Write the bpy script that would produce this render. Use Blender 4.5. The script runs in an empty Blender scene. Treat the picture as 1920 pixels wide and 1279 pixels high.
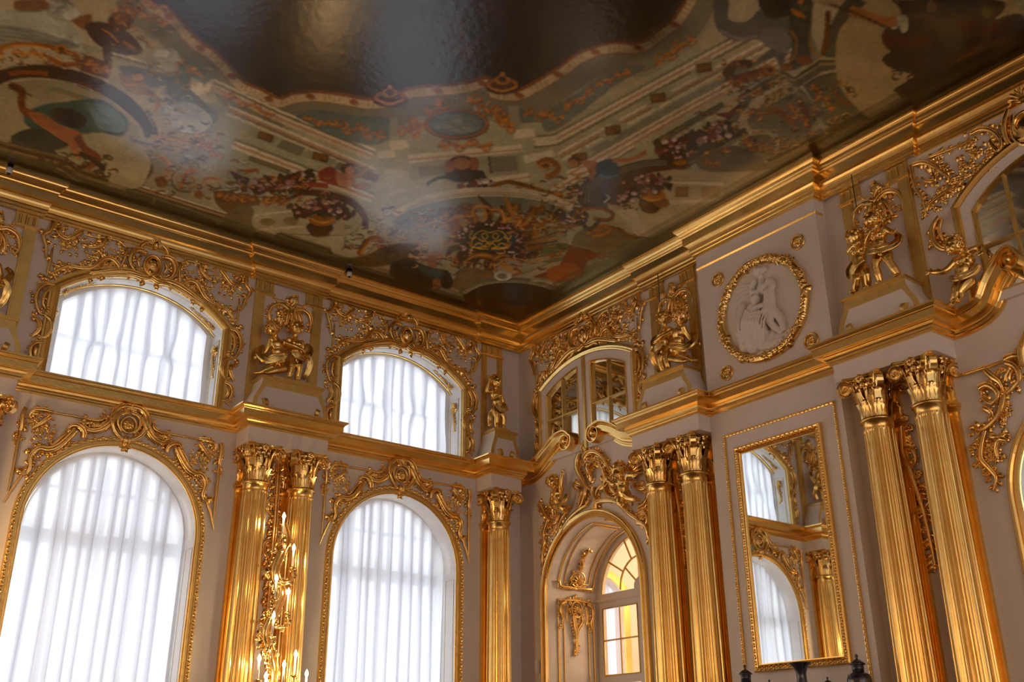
import bpy, bmesh, math, random
import numpy as np
from mathutils import Vector, Matrix
from mathutils.geometry import tessellate_polygon
PI = math.pi
random.seed(7)
S = bpy.context.scene
COL = S.collection

# ------------------------------------------------------------------ camera
YAW, PITCH, ROLL, FPX = 0.6539689, 0.40086064, -0.00592283, 1893.8
CAMP = Vector((-10.1267976, -13.02681735, 1.6))
_f = Vector((math.sin(YAW)*math.cos(PITCH), math.cos(YAW)*math.cos(PITCH), math.sin(PITCH)))
_r0 = Vector((math.cos(YAW), -math.sin(YAW), 0)); _u0 = _r0.cross(_f)
_r = _r0*math.cos(ROLL)+_u0*math.sin(ROLL); _u = -_r0*math.sin(ROLL)+_u0*math.cos(ROLL)
cd = bpy.data.cameras.new('camera'); cam = bpy.data.objects.new('camera', cd); COL.objects.link(cam)
cd.sensor_width = 36; cd.lens = FPX*36/1920; cd.clip_start = .05; cd.clip_end = 200
cam.matrix_world = Matrix(((_r.x, _u.x, -_f.x, CAMP.x), (_r.y, _u.y, -_f.y, CAMP.y), (_r.z, _u.z, -_f.z, CAMP.z), (0, 0, 0, 1)))
S.camera = cam

# ------------------------------------------------------------------ world, light, exposure
W = bpy.data.worlds.new('sky'); S.world = W; W.use_nodes = True
W.node_tree.nodes['Background'].inputs[0].default_value = (.88, .94, 1.0, 1)
W.node_tree.nodes['Background'].inputs[1].default_value = 1.75
S.view_settings.view_transform = 'Standard'; S.view_settings.look = 'None'
S.view_settings.gamma = 1; S.view_settings.use_curve_mapping = False
S.view_settings.exposure = 0.68
S.cycles.max_bounces = 9; S.cycles.diffuse_bounces = 5; S.cycles.glossy_bounces = 6
S.cycles.transmission_bounces = 6; S.cycles.transparent_max_bounces = 12
S.cycles.caustics_reflective = True; S.cycles.caustics_refractive = False
S.cycles.blur_glossy = .6; S.cycles.sample_clamp_indirect = 6
def portal(x, y, z, w, h, face):            # a sampling guide for the sky at a window opening
    l = bpy.data.lights.new('window_portal', 'AREA'); l.shape = 'RECTANGLE'; l.size = w; l.size_y = h
    l.cycles.is_portal = True
    o = bpy.data.objects.new('window_portal', l); COL.objects.link(o); o.location = (x, y, z)
    o.rotation_euler = (PI/2*face, 0, 0)   # face -1: shines to -y ; +1: to +y
BAYS = (-2.32, -6.47, -10.62, -14.77, -18.92)
OB = BAYS[:3]
for bx in BAYS:
    portal(bx, .62, 3.1, 2.3, 5.0, -1); portal(bx, .62, 7.0, 2.3, 1.8, -1)
    if bx in OB: portal(bx, -17.45, 3.1, 2.3, 5.0, 1); portal(bx, -17.45, 7.0, 2.3, 1.8, 1)
def lamp(x, y, z, p, r=.12, col=(1.0, .62, .28)):      # unseen warm lights: the hall's other girandoles, and lamps added next door
    l = bpy.data.lights.new('girandole_light', 'POINT'); l.energy = p; l.shadow_soft_size = r; l.color = col
    o = bpy.data.objects.new('girandole_light', l); COL.objects.link(o); o.location = (x, y, z)
for gx in (-8.545, -12.7, -16.8):
    for gz in (2.6, 3.9): lamp(gx, -.95, gz, 24)
for gx in (-4.395, -8.545, -12.7, -16.8):
    for gz in (2.6, 3.9): lamp(gx, -16.3, gz, 24)

# ------------------------------------------------------------------ pixel of the photograph -> point on a plane
def ray(x, y): return _f*FPX+_r*(x-960)-_u*(y-639.5)
def onA(x, y, Y=0.):
    d = ray(x, y); q = CAMP+d*((Y-CAMP.y)/d.y); return (q.x, q.z)
def onB(x, y, X=0.):                        # gives v = distance from the corner along the end wall, and height
    d = ray(x, y); q = CAMP+d*((X-CAMP.x)/d.x); return (-q.y, q.z)
def onC(x, y, Z=8.7):
    d = ray(x, y); q = CAMP+d*((Z-CAMP.z)/d.z); return (q.x, q.y)

# ------------------------------------------------------------------ materials
MAT = {}
def nmat(name):
    m = bpy.data.materials.new(name); m.use_nodes = True; MAT[name] = m
    nt = m.node_tree; return m, nt, nt.nodes['Principled BSDF']
def noise_bump(nt, b, scale, strength, dist=.01, detail=3):
    tc = nt.nodes.new('ShaderNodeTexCoord'); n = nt.nodes.new('ShaderNodeTexNoise'); n.inputs['Scale'].default_value = scale
    n.inputs['Detail'].default_value = detail
    bp = nt.nodes.new('ShaderNodeBump'); bp.inputs['Strength'].default_value = strength; bp.inputs['Distance'].default_value = dist
    nt.links.new(tc.outputs['Object'], n.inputs['Vector']); nt.links.new(n.outputs['Fac'], bp.inputs['Height'])
    nt.links.new(bp.outputs['Normal'], b.inputs['Normal']); return n, tc
def ramp_col(nt, fac, c0, c1, p0=.3, p1=.7):
    r = nt.nodes.new('ShaderNodeValToRGB'); r.color_ramp.elements[0].position = p0; r.color_ramp.elements[1].position = p1
    r.color_ramp.elements[0].color = (*c0, 1); r.color_ramp.elements[1].color = (*c1, 1)
    nt.links.new(fac, r.inputs['Fac']); return r
def simple(name, col, rough=.6, metal=0, bump=0, bscale=30, col2=None, spec=.5, coat=0):
    m, nt, b = nmat(name)
    b.inputs['Base Color'].default_value = (*col, 1); b.inputs['Roughness'].default_value = rough
    b.inputs['Metallic'].default_value = metal; b.inputs['Specular IOR Level'].default_value = spec
    b.inputs['Coat Weight'].default_value = coat
    n, tc = noise_bump(nt, b, bscale, bump)
    if col2:
        n2 = nt.nodes.new('ShaderNodeTexNoise'); n2.inputs['Scale'].default_value = bscale*.23; n2.inputs['Detail'].default_value = 4
        nt.links.new(tc.outputs['Object'], n2.inputs['Vector'])
        r = ramp_col(nt, n2.outputs['Fac'], col, col2); nt.links.new(r.outputs['Color'], b.inputs['Base Color'])
    return m
simple('gold', (.88, .56, .17), .25, 1, .10, 22, (.95, .66, .24))
simple('gold_leaf', (.90, .58, .19), .18, 1, .18, 45, (.97, .68, .27))
simple('gold_flat', (.72, .50, .17), .45, 1, .15, 40, (.82, .59, .22))
simple('wall_white', (.76, .70, .66), .55, 0, .06, 12, (.80, .74, .70), .3)
simple('paint_white', (.80, .79, .78), .42, 0, .03, 15, (.84, .83, .82), .4)
simple('plaster', (.78, .73, .68), .6, 0, .1, 25, (.82, .77, .72), .3)
simple('black_glaze', (.012, .012, .018), .12, 0, .02, 10, (.03, .03, .05), .6, .6)
simple('wax', (.85, .82, .76), .5, 0, .02, 10)
simple('parquet', (.11, .06, .03), .3, 0, .08, 6, (.18, .10, .05), .5, .2)
simple('dark_plastic', (.02, .02, .022), .4, 0, 0, 5)
simple('white_plastic', (.8, .8, .8), .4, 0, 0, 5)
m, nt, b = nmat('mirror'); b.inputs['Base Color'].default_value = (.86, .88, .87, 1); b.inputs['Metallic'].default_value = 1; b.inputs['Roughness'].default_value = .015
m, nt, b = nmat('old_mirror'); b.inputs['Base Color'].default_value = (.62, .60, .55, 1); b.inputs['Metallic'].default_value = 1; b.inputs['Roughness'].default_value = .03
noise_bump(nt, b, 3, .02)
m, nt, b = nmat('glass')
for n in list(nt.nodes):
    if n.type != 'OUTPUT_MATERIAL': nt.nodes.remove(n)
g = nt.nodes.new('ShaderNodeBsdfGlossy'); g.inputs['Roughness'].default_value = .02; t = nt.nodes.new('ShaderNodeBsdfTransparent')
mx = nt.nodes.new('ShaderNodeMixShader'); mx.inputs[0].default_value = .07
nt.links.new(t.outputs[0], mx.inputs[1]); nt.links.new(g.outputs[0], mx.inputs[2])
nt.links.new(mx.outputs[0], nt.nodes['Material Output'].inputs[0])
def sheer(name, transp, col):
    m, nt, b = nmat(name); nt.nodes.remove(b)
    tr = nt.nodes.new('ShaderNodeBsdfTransparent'); tl = nt.nodes.new('ShaderNodeBsdfTranslucent'); df = nt.nodes.new('ShaderNodeBsdfDiffuse')
    tl.inputs['Color'].default_value = (*col, 1); df.inputs['Color'].default_value = (*col, 1)
    wv = nt.nodes.new('ShaderNodeTexNoise'); wv.inputs['Scale'].default_value = 120; tc = nt.nodes.new('ShaderNodeTexCoord')
    nt.links.new(tc.outputs['Object'], wv.inputs['Vector'])
    mr = nt.nodes.new('ShaderNodeMapRange'); mr.inputs['To Min'].default_value = transp*.8; mr.inputs['To Max'].default_value = transp*1.2
    nt.links.new(wv.outputs['Fac'], mr.inputs['Value'])
    m1 = nt.nodes.new('ShaderNodeMixShader'); m1.inputs[0].default_value = .32
    m2 = nt.nodes.new('ShaderNodeMixShader')
    nt.links.new(mr.outputs[0], m2.inputs[0])
    nt.links.new(tl.outputs[0], m1.inputs[1]); nt.links.new(df.outputs[0], m1.inputs[2])
    nt.links.new(m1.outputs[0], m2.inputs[1]); nt.links.new(tr.outputs[0], m2.inputs[2])
    nt.links.new(m2.outputs[0], nt.nodes['Material Output'].inputs[0])
sheer('sheer', .10, (.86, .865, .90))
m, nt, b = nmat('flame'); b.inputs['Base Color'].default_value = (1, .8, .5, 1); b.inputs['Emission Color'].default_value = (1, .72, .36, 1)
b.inputs['Emission Strength'].default_value = 60
noise_bump(nt, b, 3, 0)

# ------------------------------------------------------------------ mesh builder
class MB:
    def __init__(s): s.v = []; s.f = []; s.sm = []
    def add(s, vs, fs, smooth=True):
        n = len(s.v); s.v.extend(vs); s.f.extend([tuple(i+n for i in f) for f in fs]); s.sm.extend([smooth]*len(fs))
    def box(s, x0, x1, y0, y1, z0, z1):
        s.add([(x, y, z) for x in (x0, x1) for y in (y0, y1) for z in (z0, z1)],
              [(0, 1, 3, 2), (4, 6, 7, 5), (0, 4, 5, 1), (2, 3, 7, 6), (0, 2, 6, 4), (1, 5, 7, 3)], False)
    def grid(s, P, closed_u=False, closed_v=False, smooth=True):
        nu, nv = len(P), len(P[0]); vs = [p for row in P for p in row]; fs = []
        for i in range(nu if closed_u else nu-1):
            for j in range(nv if closed_v else nv-1):
                a, b_ = i*nv+j, i*nv+(j+1) % nv; c, d = ((i+1) % nu)*nv+(j+1) % nv, ((i+1) % nu)*nv+j
                fs.append((a, b_, c, d))
        s.add(vs, fs, smooth)
    def lathe(s, prof, c=(0, 0, 0), n=16, smooth=True, a0=0, a1=2*PI, rfun=None):
        P = []; full = abs(a1-a0-2*PI) < 1e-6
        for k in range(n if full else n+1):
            a = a0+(a1-a0)*k/n; P.append([(c[0]+r*(rfun(a) if rfun else 1)*math.cos(a), c[1]+r*(rfun(a) if rfun else 1)*math.sin(a), c[2]+z) for r, z in prof])
        s.grid(P, closed_u=full, smooth=smooth)
    def ball(s, c, r, n=8, m=5, sc=(1, 1, 1)):
        P = []
        for k in range(n):
            a = 2*PI*k/n; P.append([(c[0]+r*sc[0]*math.cos(a)*math.sin(PI*j/m), c[1]+r*sc[1]*math.sin(a)*math.sin(PI*j/m), c[2]-r*sc[2]*math.cos(PI*j/m)) for j in range(m+1)])
        s.grid(P, closed_u=True)
    def tube(s, pts, rad, n=6, flat=1., cap=True):
        pts = [Vector(p) for p in pts]; N = len(pts)
        if not hasattr(rad, '__len__'): rad = [rad]*N
        P = []; up = Vector((0, 1, 0)); last = None
        for i, p in enumerate(pts):
            t = (pts[min(i+1, N-1)]-pts[max(i-1, 0)])
            if t.length < 1e-9: t = Vector((0, 0, 1))
            t.normalize()
            a = t.cross(up if abs(t.dot(up)) < .95 else Vector((1, 0, 0))).normalized() if last is None else (last-t*last.dot(t))
            if a.length < 1e-6: a = t.cross(Vector((1, 0, 0)))
            a.normalize(); last = a; b_ = t.cross(a)
            P.append([tuple(p+a*(rad[i]*math.cos(2*PI*k/n))+b_*(rad[i]*flat*math.sin(2*PI*k/n))) for k in range(n)])
        s.grid(P, closed_v=True)
        if cap:
            for row, rev in ((P[0], False), (P[-1], True)):
                s.add(row, [tuple(range(n))[::-1] if rev else tuple(range(n))], True)
    def prism(s, poly, y0, y1, holes=(), back=True, smooth=False):   # poly in (u,z); y0 front, y1 back
        loops = [list(poly)]+[list(h) for h in holes]
        tris = tessellate_polygon([[Vector((p[0], p[1], 0)) for p in l] for l in loops])
        fl = [p for l in loops for p in l]
        A = [(p[0], y0, p[1]) for p in fl]; s.add(A, [tuple(t) for t in tris], smooth)
        if back: s.add([(p[0], y1, p[1]) for p in fl], [tuple(t)[::-1] for t in tris], smooth)
        for l in loops:
            s.grid([[(p[0], y0, p[1]), (p[0], y1, p[1])] for p in l], closed_u=True, smooth=smooth)
    def sweep(s, path, prof, closed=False, scale=None, smooth=False, pcl=True):
        """path in (u,z); prof [(n,w)]: n along the left normal of the path, w outwards (-y)"""
        N = len(path); P = []
        for i in range(N):
            p = path[i]; a = path[(i-1) % N] if closed or i > 0 else path[i]; c = path[(i+1) % N] if closed or i < N-1 else path[i]
            d1 = Vector((p[0]-a[0], p[1]-a[1])); d2 = Vector((c[0]-p[0], c[1]-p[1]))
            if d1.length < 1e-9: d1 = d2.copy()
            if d2.length < 1e-9: d2 = d1.copy()
            d1.normalize(); d2.normalize(); n1 = Vector((-d1.y, d1.x)); n2 = Vector((-d2.y, d2.x)); m_ = n1+n2
            if m_.length < 1e-6: m_ = n1
            m_.normalize(); k = 1/max(.45, m_.dot(n1)); sc = scale[i] if scale else 1
            P.append([(p[0]+m_.x*k*n_*sc, -w, p[1]+m_.y*k*n_*sc) for n_, w in prof])
        s.grid(P, closed_u=closed, closed_v=pcl, smooth=smooth)
        if not closed and pcl:
            for row in (P[0], P[-1]): s.add(row, [tuple(range(len(row)))], False)
    def plan(s, path, prof, smooth=False, z=0):
        """plan path in (x,y) walked with the room on the right; prof [(out, z)]"""
        N = len(path); P = []
        for i in range(N):
            p = path[i]; a = path[max(i-1, 0)]; c = path[min(i+1, N-1)]
            d1 = Vector((p[0]-a[0], p[1]-a[1])); d2 = Vector((c[0]-p[0], c[1]-p[1]))
            if d1.length < 1e-9: d1 = d2.copy()
            if d2.length < 1e-9: d2 = d1.copy()
            d1.normalize(); d2.normalize(); n1 = Vector((d1.y, -d1.x)); n2 = Vector((d2.y, -d2.x)); m_ = (n1+n2).normalized(); k = 1/max(.3, m_.dot(n1))
            P.append([(p[0]+m_.x*k*o, p[1]+m_.y*k*o, zz+z) for o, zz in prof])
        s.grid(P, closed_v=True, smooth=smooth)
        for row in (P[0], P[-1]): s.add(row, [tuple(range(len(row)))], False)
    def mirrored(s):
        n = len(s.v); s.v += [(-x, y, z) for x, y, z in s.v[:n]]
        m_ = len(s.f); s.f += [tuple(i+n for i in f[::-1]) for f in s.f[:m_]]; s.sm += s.sm[:m_]; return s
    def mesh(s, name, mat):
        me = bpy.data.meshes.new(name); me.from_pydata([tuple(v) for v in s.v], [], s.f)
        me.polygons.foreach_set('use_smooth', s.sm); me.materials.append(MAT[mat] if isinstance(mat, str) else mat)
        me.validate(); me.update(); return me
    def build(s, name, mat, parent=None, loc=None, rz=0, **kw):
        o = bpy.data.objects.new(name, s.mesh(name, mat)); COL.objects.link(o)
        if parent: o.parent = parent
        if loc: o.location = loc
        o.rotation_euler.z = rz
        for k, v in kw.items(): o[k] = v
        return o
def recalc(o):
    bm = bmesh.new(); bm.from_mesh(o.data); bmesh.ops.remove_doubles(bm, verts=bm.verts, dist=1e-5)
    bmesh.ops.recalc_face_normals(bm, faces=bm.faces); bm.to_mesh(o.data); bm.free(); return o
def thing(name, label, cat, loc=(0, 0, 0), rz=0, group=None):
    o = bpy.data.objects.new(name, None); COL.objects.link(o); o.empty_display_size = .1
    o.location = loc; o.rotation_euler.z = rz; o['label'] = label; o['category'] = cat
    if group: o['group'] = group
    return o
def tag(o, label, cat, group=None):
    o['label'] = label; o['category'] = cat
    if group: o['group'] = group
    return o
def dup(o, loc=None, rz=None, label=None, group=None, parent=None):
    c = o.copy(); COL.objects.link(c)
    if parent: c.parent = parent
    if loc is not None: c.location = loc
    if rz is not None: c.rotation_euler.z = rz
    if label: c['label'] = label
    if group: c['group'] = group
    for ch in list(o.children): dup(ch, parent=c)
    return c
def inst(me, name, parent, loc=(0, 0, 0), rot=(0, 0, 0), sc=(1, 1, 1)):
    o = bpy.data.objects.new(name, me); COL.objects.link(o); o.parent = parent; o.location = loc; o.rotation_euler = rot; o.scale = sc; return o
def wallA(u, z=0, w=0): return (u, -w, z)
def wallB(v, z=0, w=0): return (-w, -v, z)
RB = -PI/2

def spline(pts, step=.02, closed=False):
    pts = [Vector(p) for p in pts]; out = []; N = len(pts)
    for i in range(N-1):
        p0 = pts[max(i-1, 0)]; p1 = pts[i]; p2 = pts[i+1]; p3 = pts[min(i+2, N-1)]
        n = max(2, int((p2-p1).length/step))
        for k in range(n):
            t = k/n; out.append(.5*((2*p1)+(p2-p0)*t+(2*p0-5*p1+4*p2-p3)*t*t+(3*p1-p0-3*p2+p3)*t**3))
    out.append(pts[-1]); return out
def arch(hw, z0, zs, rise, n=24, full=False):
    """opening outline: up the left side, over, down the right side; semicircle if rise==hw else segmental"""
    if rise >= hw-1e-6: pts = [(hw*math.cos(PI-PI*k/n), zs+hw*math.sin(PI*k/n)) for k in range(n+1)]
    else:
        R_ = (hw*hw+rise*rise)/(2*rise); cz = zs+rise-R_; a = math.asin(hw/R_)
        pts = [(R_*math.sin(-a+2*a*k/n), cz+R_*math.cos(-a+2*a*k/n)) for k in range(n+1)]
    return [(-hw, z0)]+pts+[(hw, z0)]
# ================================================================== CARVING HELPERS
class Carve(MB):
    """gilded relief traced on a wall plane; local u to the right, z up, -y out of the wall"""
    def __init__(s, ox=0, oy=0, k=1., on='A', c=0., w=.04, seed=1, z0=0.):
        super().__init__(); s.ox, s.oy, s.k, s.on, s.c, s.w, s.z0 = ox, oy, k, on, c, w, z0; s.r = random.Random(seed)
    def crop(s, ox, oy, k): s.ox, s.oy, s.k = ox, oy, k; return s
    def p(s, pts):
        out = []
        for x, y in pts:
            X, Y = s.ox+x/s.k, s.oy+y/s.k
            u, z = onA(X, Y, -s.w) if s.on == 'A' else onB(X, Y, -s.w)
            out.append((u-s.c, z-s.z0))
        return out
    def stroke(s, uv, r0=.022, r1=None, fat=1., leaves=.0, lsz=.07, curl=0, side=0):
        """uv local points; radius swells in the middle"""
        r0 *= 1.22; lsz *= 1.45; P = spline(uv, .022); n = len(P); r1 = r0*.45 if r1 is None else r1*1.15
        rad = [(r0+(r1-r0)*i/(n-1))*(.8+.35*math.sin(PI*i/(n-1))) for i in range(n)]
        s.tube([(p.x, -.015-rad[i]*.9, p.y) for i, p in enumerate(P)], rad, 6, fat)
        # a thin companion rib gives the double line of rocaille scrolls
        if r0 > .016:
            q = []
            for i in range(0, n, 2):
                a, b_ = P[max(i-1, 0)], P[min(i+1, n-1)]; d = (b_-a)
                if d.length < 1e-6: continue
                d.normalize(); q.append((P[i].x-d.y*rad[i]*.8, -.015-rad[i]*1.9, P[i].y+d.x*rad[i]*.8))
            if len(q) > 2: s.tube(q, r0*.28, 4)
        if curl:
            d = P[-1]-P[-2]; s.curl(P[-1].x, P[-1].y, abs(curl), math.atan2(d.y, d.x), 1 if curl > 0 else -1, r1)
        if leaves:
            acc = 0
            for i in range(1, n):
                acc += (P[i]-P[i-1]).length
                if acc > leaves:
                    acc = 0; d = P[i]-P[i-1]; a = math.atan2(d.y, d.x)
                    sg = side if side else s.r.choice((-1, 1))
                    s.leaf(P[i].x, P[i].y, a+sg*s.r.uniform(.5, 1.0), lsz*s.r.uniform(.7, 1.2), off=rad[i])
                    if not side and s.r.random() < .5: s.leaf(P[i].x, P[i].y, a-sg*s.r.uniform(.5, 1.0), lsz*s.r.uniform(.5, .9), off=rad[i])
    def curl(s, x, z, R_, a, sg, r, turns=1.1):
        cx, cz = x-math.sin(a)*R_*sg, z+math.cos(a)*R_*sg; a0 = math.atan2(z-cz, x-cx); q = []; n = 18
        for k in range(n+1):
            t = k/n; rr = R_*(1-t*.8); an = a0+sg*t*turns*2*PI; q.append((cx+rr*math.cos(an), -.015-r*(1+1.2*t), cz+rr*math.sin(an)))
        s.tube(q, [r*(1-.35*k/n) for k in range(n+1)], 6); s.ball(q[-1], r*1.7, 6, 4)
    def leaf(s, x, z, a, l, wd=.30, off=0, lift=.6):
        ca, sa = math.cos(a), math.sin(a); P = []
        prof = [(0, .25), (.22, .8), (.5, 1.), (.78, .65), (1., .03)]
        for t, w_ in prof:
            row = []; y = -.012-l*.42*lift*math.sin(PI*min(1, t*.85+.1))
            for e in (-1, -.5, 0, .5, 1):
                v = e*w_*wd*l*(1.15 if abs(e) == 1 and t in (.22, .5) else 1)
                row.append((x+ca*(t*l+off*.4)-sa*v, y+abs(e)*l*.14-(l*.05 if e == 0 else 0), z+sa*(t*l+off*.4)+ca*v))
            P.append(row)
        s.grid(P)
    def flower(s, x, z, r=.05, n=5):
        a0 = s.r.uniform(0, 6.3)
        for k in range(n): s.leaf(x, z, a0+2*PI*k/n, r, .48, 0, 1.0)
        s.ball((x, -.03-r*.35, z), r*.33, 6, 4)
    def bunch(s, x, z, r, n=9):
        r *= 1.25; n += 2
        for k in range(n):
            a, q = s.r.uniform(0, 6.3), r*math.sqrt(s.r.random()); u, v = x+q*math.cos(a), z+q*math.sin(a)
            if s.r.random() < .45: s.flower(u, v, r*.5)
            else: s.leaf(u, v, a+s.r.uniform(-.6, .6), r*.85)
    def shell(s, x, z, r, a0, a1, n=7, r0=.02):
        for k in range(n):
            a = a0+(a1-a0)*k/(n-1); ln = r*(.75+.25*math.sin(PI*k/(n-1)))
            s.tube([(x+math.cos(a)*r*.15, -.02, z+math.sin(a)*r*.15), (x+math.cos(a)*ln*.6, -.05-r*.12, z+math.sin(a)*ln*.6), (x+math.cos(a)*ln, -.03, z+math.sin(a)*ln)], [r0*.5, r0*1.1, r0*.7], 5)
    def oval(s, x, z, rx, rz, r=.02, n=24, bulge=0):
        s.tube([(x+rx*math.cos(2*PI*k/n), -.02-r, z+rz*math.sin(2*PI*k/n)) for k in range(n+1)], r, 6)
        if bulge: s.ball((x, -.01, z), 1, 16, 8, (rx, bulge, rz))
def put(mb, name, parent, sym=False, mat='gold_leaf'):
    o = mb.build(name, mat, parent)
    if sym: o2 = o.copy(); COL.objects.link(o2); o2.scale.x = -1
    return o

# ================================================================== SETTING
K = dict(kind='structure')
UH, UZ0, UZS, UR = 1.12, 6.17, 7.41, .45
LH, LZ0, LZS = 1.07, .55, 4.40
holesA = []
for bx in BAYS:
    holesA.append([(bx+u, z) for u, z in arch(UH, UZ0, UZS, UR, 20)])
    holesA.append([(bx+u, z) for u, z in arch(LH, LZ0, LZS, LH, 28)])
NRW = 1.72      # the window of the room beyond the door
holesO = holesA[:6]
holesN = [[(NRW+u, z) for u, z in arch(.5, .55, LZS, .25, 10)]]
m_ = MB(); m_.prism([(-21.2, 0), (0, 0), (0, 9.1), (-21.2, 9.1)], 0, .6, holesA); m_.build('wall_left', 'wall_white', **K)
m_ = MB(); m_.prism([(0, 0), (21.2, 0), (21.2, 9.1), (0, 9.1)], 0, .6, [[(-u, z) for u, z in h][::-1] for h in holesO])
m_.build('wall_opposite', 'wall_white', loc=(0, -17, 0), rz=PI, **K)
D1, D2, DH, DZS, DEP = 1.72, 9.27, 1.04, 4.05, 1.1
m_ = MB(); m_.prism([(-.0, 0), (17, 0), (17, 9.1), (-.0, 9.1)], 0, DEP,
    [[(D1+u, z) for u, z in arch(DH, .02, DZS, DH, 28)], [(D2+u, z) for u, z in arch(DH, .02, DZS, DH, 28)]])
m_.build('wall_right', 'wall_white', rz=RB, **K)
m_ = MB(); m_.box(-21.6, -21.2, -17.6, .6, 0, 9.1); m_.build('wall_far', 'wall_white', **K)
m_ = MB(); m_.box(-21.6, 8, -17.6, .6, -.2, 0); m_.build('floor', 'parquet', **K)
# mirror pier standing forward of the end wall
m_ = MB(); m_.box(4.42, 6.46, -.20, .02, 0, 8.75); m_.build('wall_pier', 'wall_white', rz=RB, **K)
# the room beyond the door
m_ = MB(); m_.box(0, 8, 0, .5, 0, 9.1)
m2 = MB(); m2.prism([(DEP, 0), (8, 0), (8, 6.5), (DEP, 6.5)], 0, .5, holesN); m2.build('wall_next_room', 'wall_white', **K)
m2 = MB(); m2.box(7.6, 8, -6, 0, 0, 6.5); m2.box(DEP, 8, -6.4, -6, 0, 6.5); m2.build('wall_next_room_end', 'wall_white', **K)
m2 = MB(); m2.box(DEP, 8, -6.4, .5, 6.5, 6.7); m2.build('ceiling_next_room', 'plaster', **K)
portal(NRW, .52, 2.6, 1.0, 4, -1)
lamp(3.5, -2.5, 4.6, 150, .25, (1, .70, .40)); lamp(5, -4.2, 3, 70, .25, (1, .70, .40))  # unseen lamps added to brighten the room beyond the door

# ------------------------------------------------------------------ cornices
UP = [(0, 8.33), (.03, 8.33), (.03, 8.362), (.04, 8.366), (.045, 8.372), (.045, 8.405), (.056, 8.41), (.066, 8.42), (.068, 8.435), (.06, 8.445), (.062, 8.46), (.07, 8.485), (.085, 8.51),
      (.108, 8.525), (.125, 8.53), (.125, 8.64), (.132, 8.645), (.14, 8.655), (.145, 8.668), (.14, 8.675), (.152, 8.685), (.165, 8.70), (.165, 8.706), (.172, 8.712), (.188, 8.725), (.203, 8.745), (.21, 8.76), (.21, 8.772), (.222, 8.776), (.222, 8.80), (0, 8.80)]
def plan_cornice(name, path, prof, mat='gold', parent=None):
    o = MB(); o.plan(path, prof); r = recalc(o.build(name, mat, parent)); r['kind'] = 'structure'; return r
p = [(-21.2, 0)]
for c in (-16.845, -12.695, -8.545, -4.395): p += [(c-.56, 0), (c-.56, -.06), (c+.56, -.06), (c+.56, 0)]
p += [(-.83, 0), (-.83, -.06), (-.06, -.06), (-.06, -.06)][:3]+[(0, -.06)]
q = [(0, -.06), (-.0, -.06)]
pB = [(0, -3.20), (-.06, -3.20), (-.06, -4.42), (-.2, -4.42), (-.2, -6.46), (-.06, -6.46), (-.06, -7.80), (0, -7.80), (0, -17)]
plan_cornice('trim_upper_cornice', p[:-1]+[(0, -.06)]+pB, UP)
LO = [(0, 5.93), (.03, 5.93), (.03, 5.955), (.04, 5.958), (.045, 5.965), (.045, 5.985), (.055, 5.99), (.068, 6.0), (.07, 6.015), (.07, 6.03), (.085, 6.035), (.15, 6.037), (.15, 6.04), (.155, 6.04),
      (.155, 6.125), (.162, 6.13), (.168, 6.138), (.165, 6.145), (.175, 6.152), (.19, 6.162), (.195, 6.168), (.205, 6.17), (.205, 6.19), (0, 6.19)]
BW = .43
p = [(-21.2, 0)]
for c in (-16.845, -12.695, -8.545, -4.395): p += [(c-.6, 0), (c-.6, -BW), (c+.6, -BW), (c+.6, 0)]
p += [(-.90, 0), (-.90, -BW), (-.30, -BW), (-.30, -.10), (0, -.10)]
plan_cornice('trim_lower_cornice', p+[(-.10, -.10), (-.10, -.30)][:0], LO)
cr = [(0, -.0), (0, -.36)]
plan_cornice('trim_lower_cornice', [(-.30, -.02), (0, -.02), (0, -.42)], LO)
plan_cornice('trim_lower_cornice', [(0, -3.02), (0, -3.16), (-BW, -3.16), (-BW, -4.42), (-.2, -4.42), (-.2, -6.56), (-BW, -6.56), (-BW, -7.83), (0, -7.83), (0, -8.02)], LO)
# white blocks over the column pairs, carrying the lower cornice
def block(c, hw, on):
    m_ = MB(); m_.box(-hw, hw, -BW, 0, 5.715, 6.18)
    o = m_.build('frieze_block', 'wall_white', loc=wallA(c) if on == 'A' else wallB(c), rz=0 if on == 'A' else RB); o['kind'] = 'structure'
for c in (-16.845, -12.695, -8.545, -4.395): block(c, .6, 'A')
block(-.60, .30, 'A'); block(3.79, .63, 'B'); block(7.195, .635, 'B')
# fillet across the mirror pier below the upper cornice
m_ = MB(); m_.plan([(-.2, -4.42), (-.2, -6.46), (-.06, -6.46)], [(0, 8.115), (.012, 8.115), (.02, 8.125), (.012, 8.133), (.02, 8.142), (.012, 8.15), (0, 8.15)])
o = m_.build('trim_pier_fillet', 'gold', **K)

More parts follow.
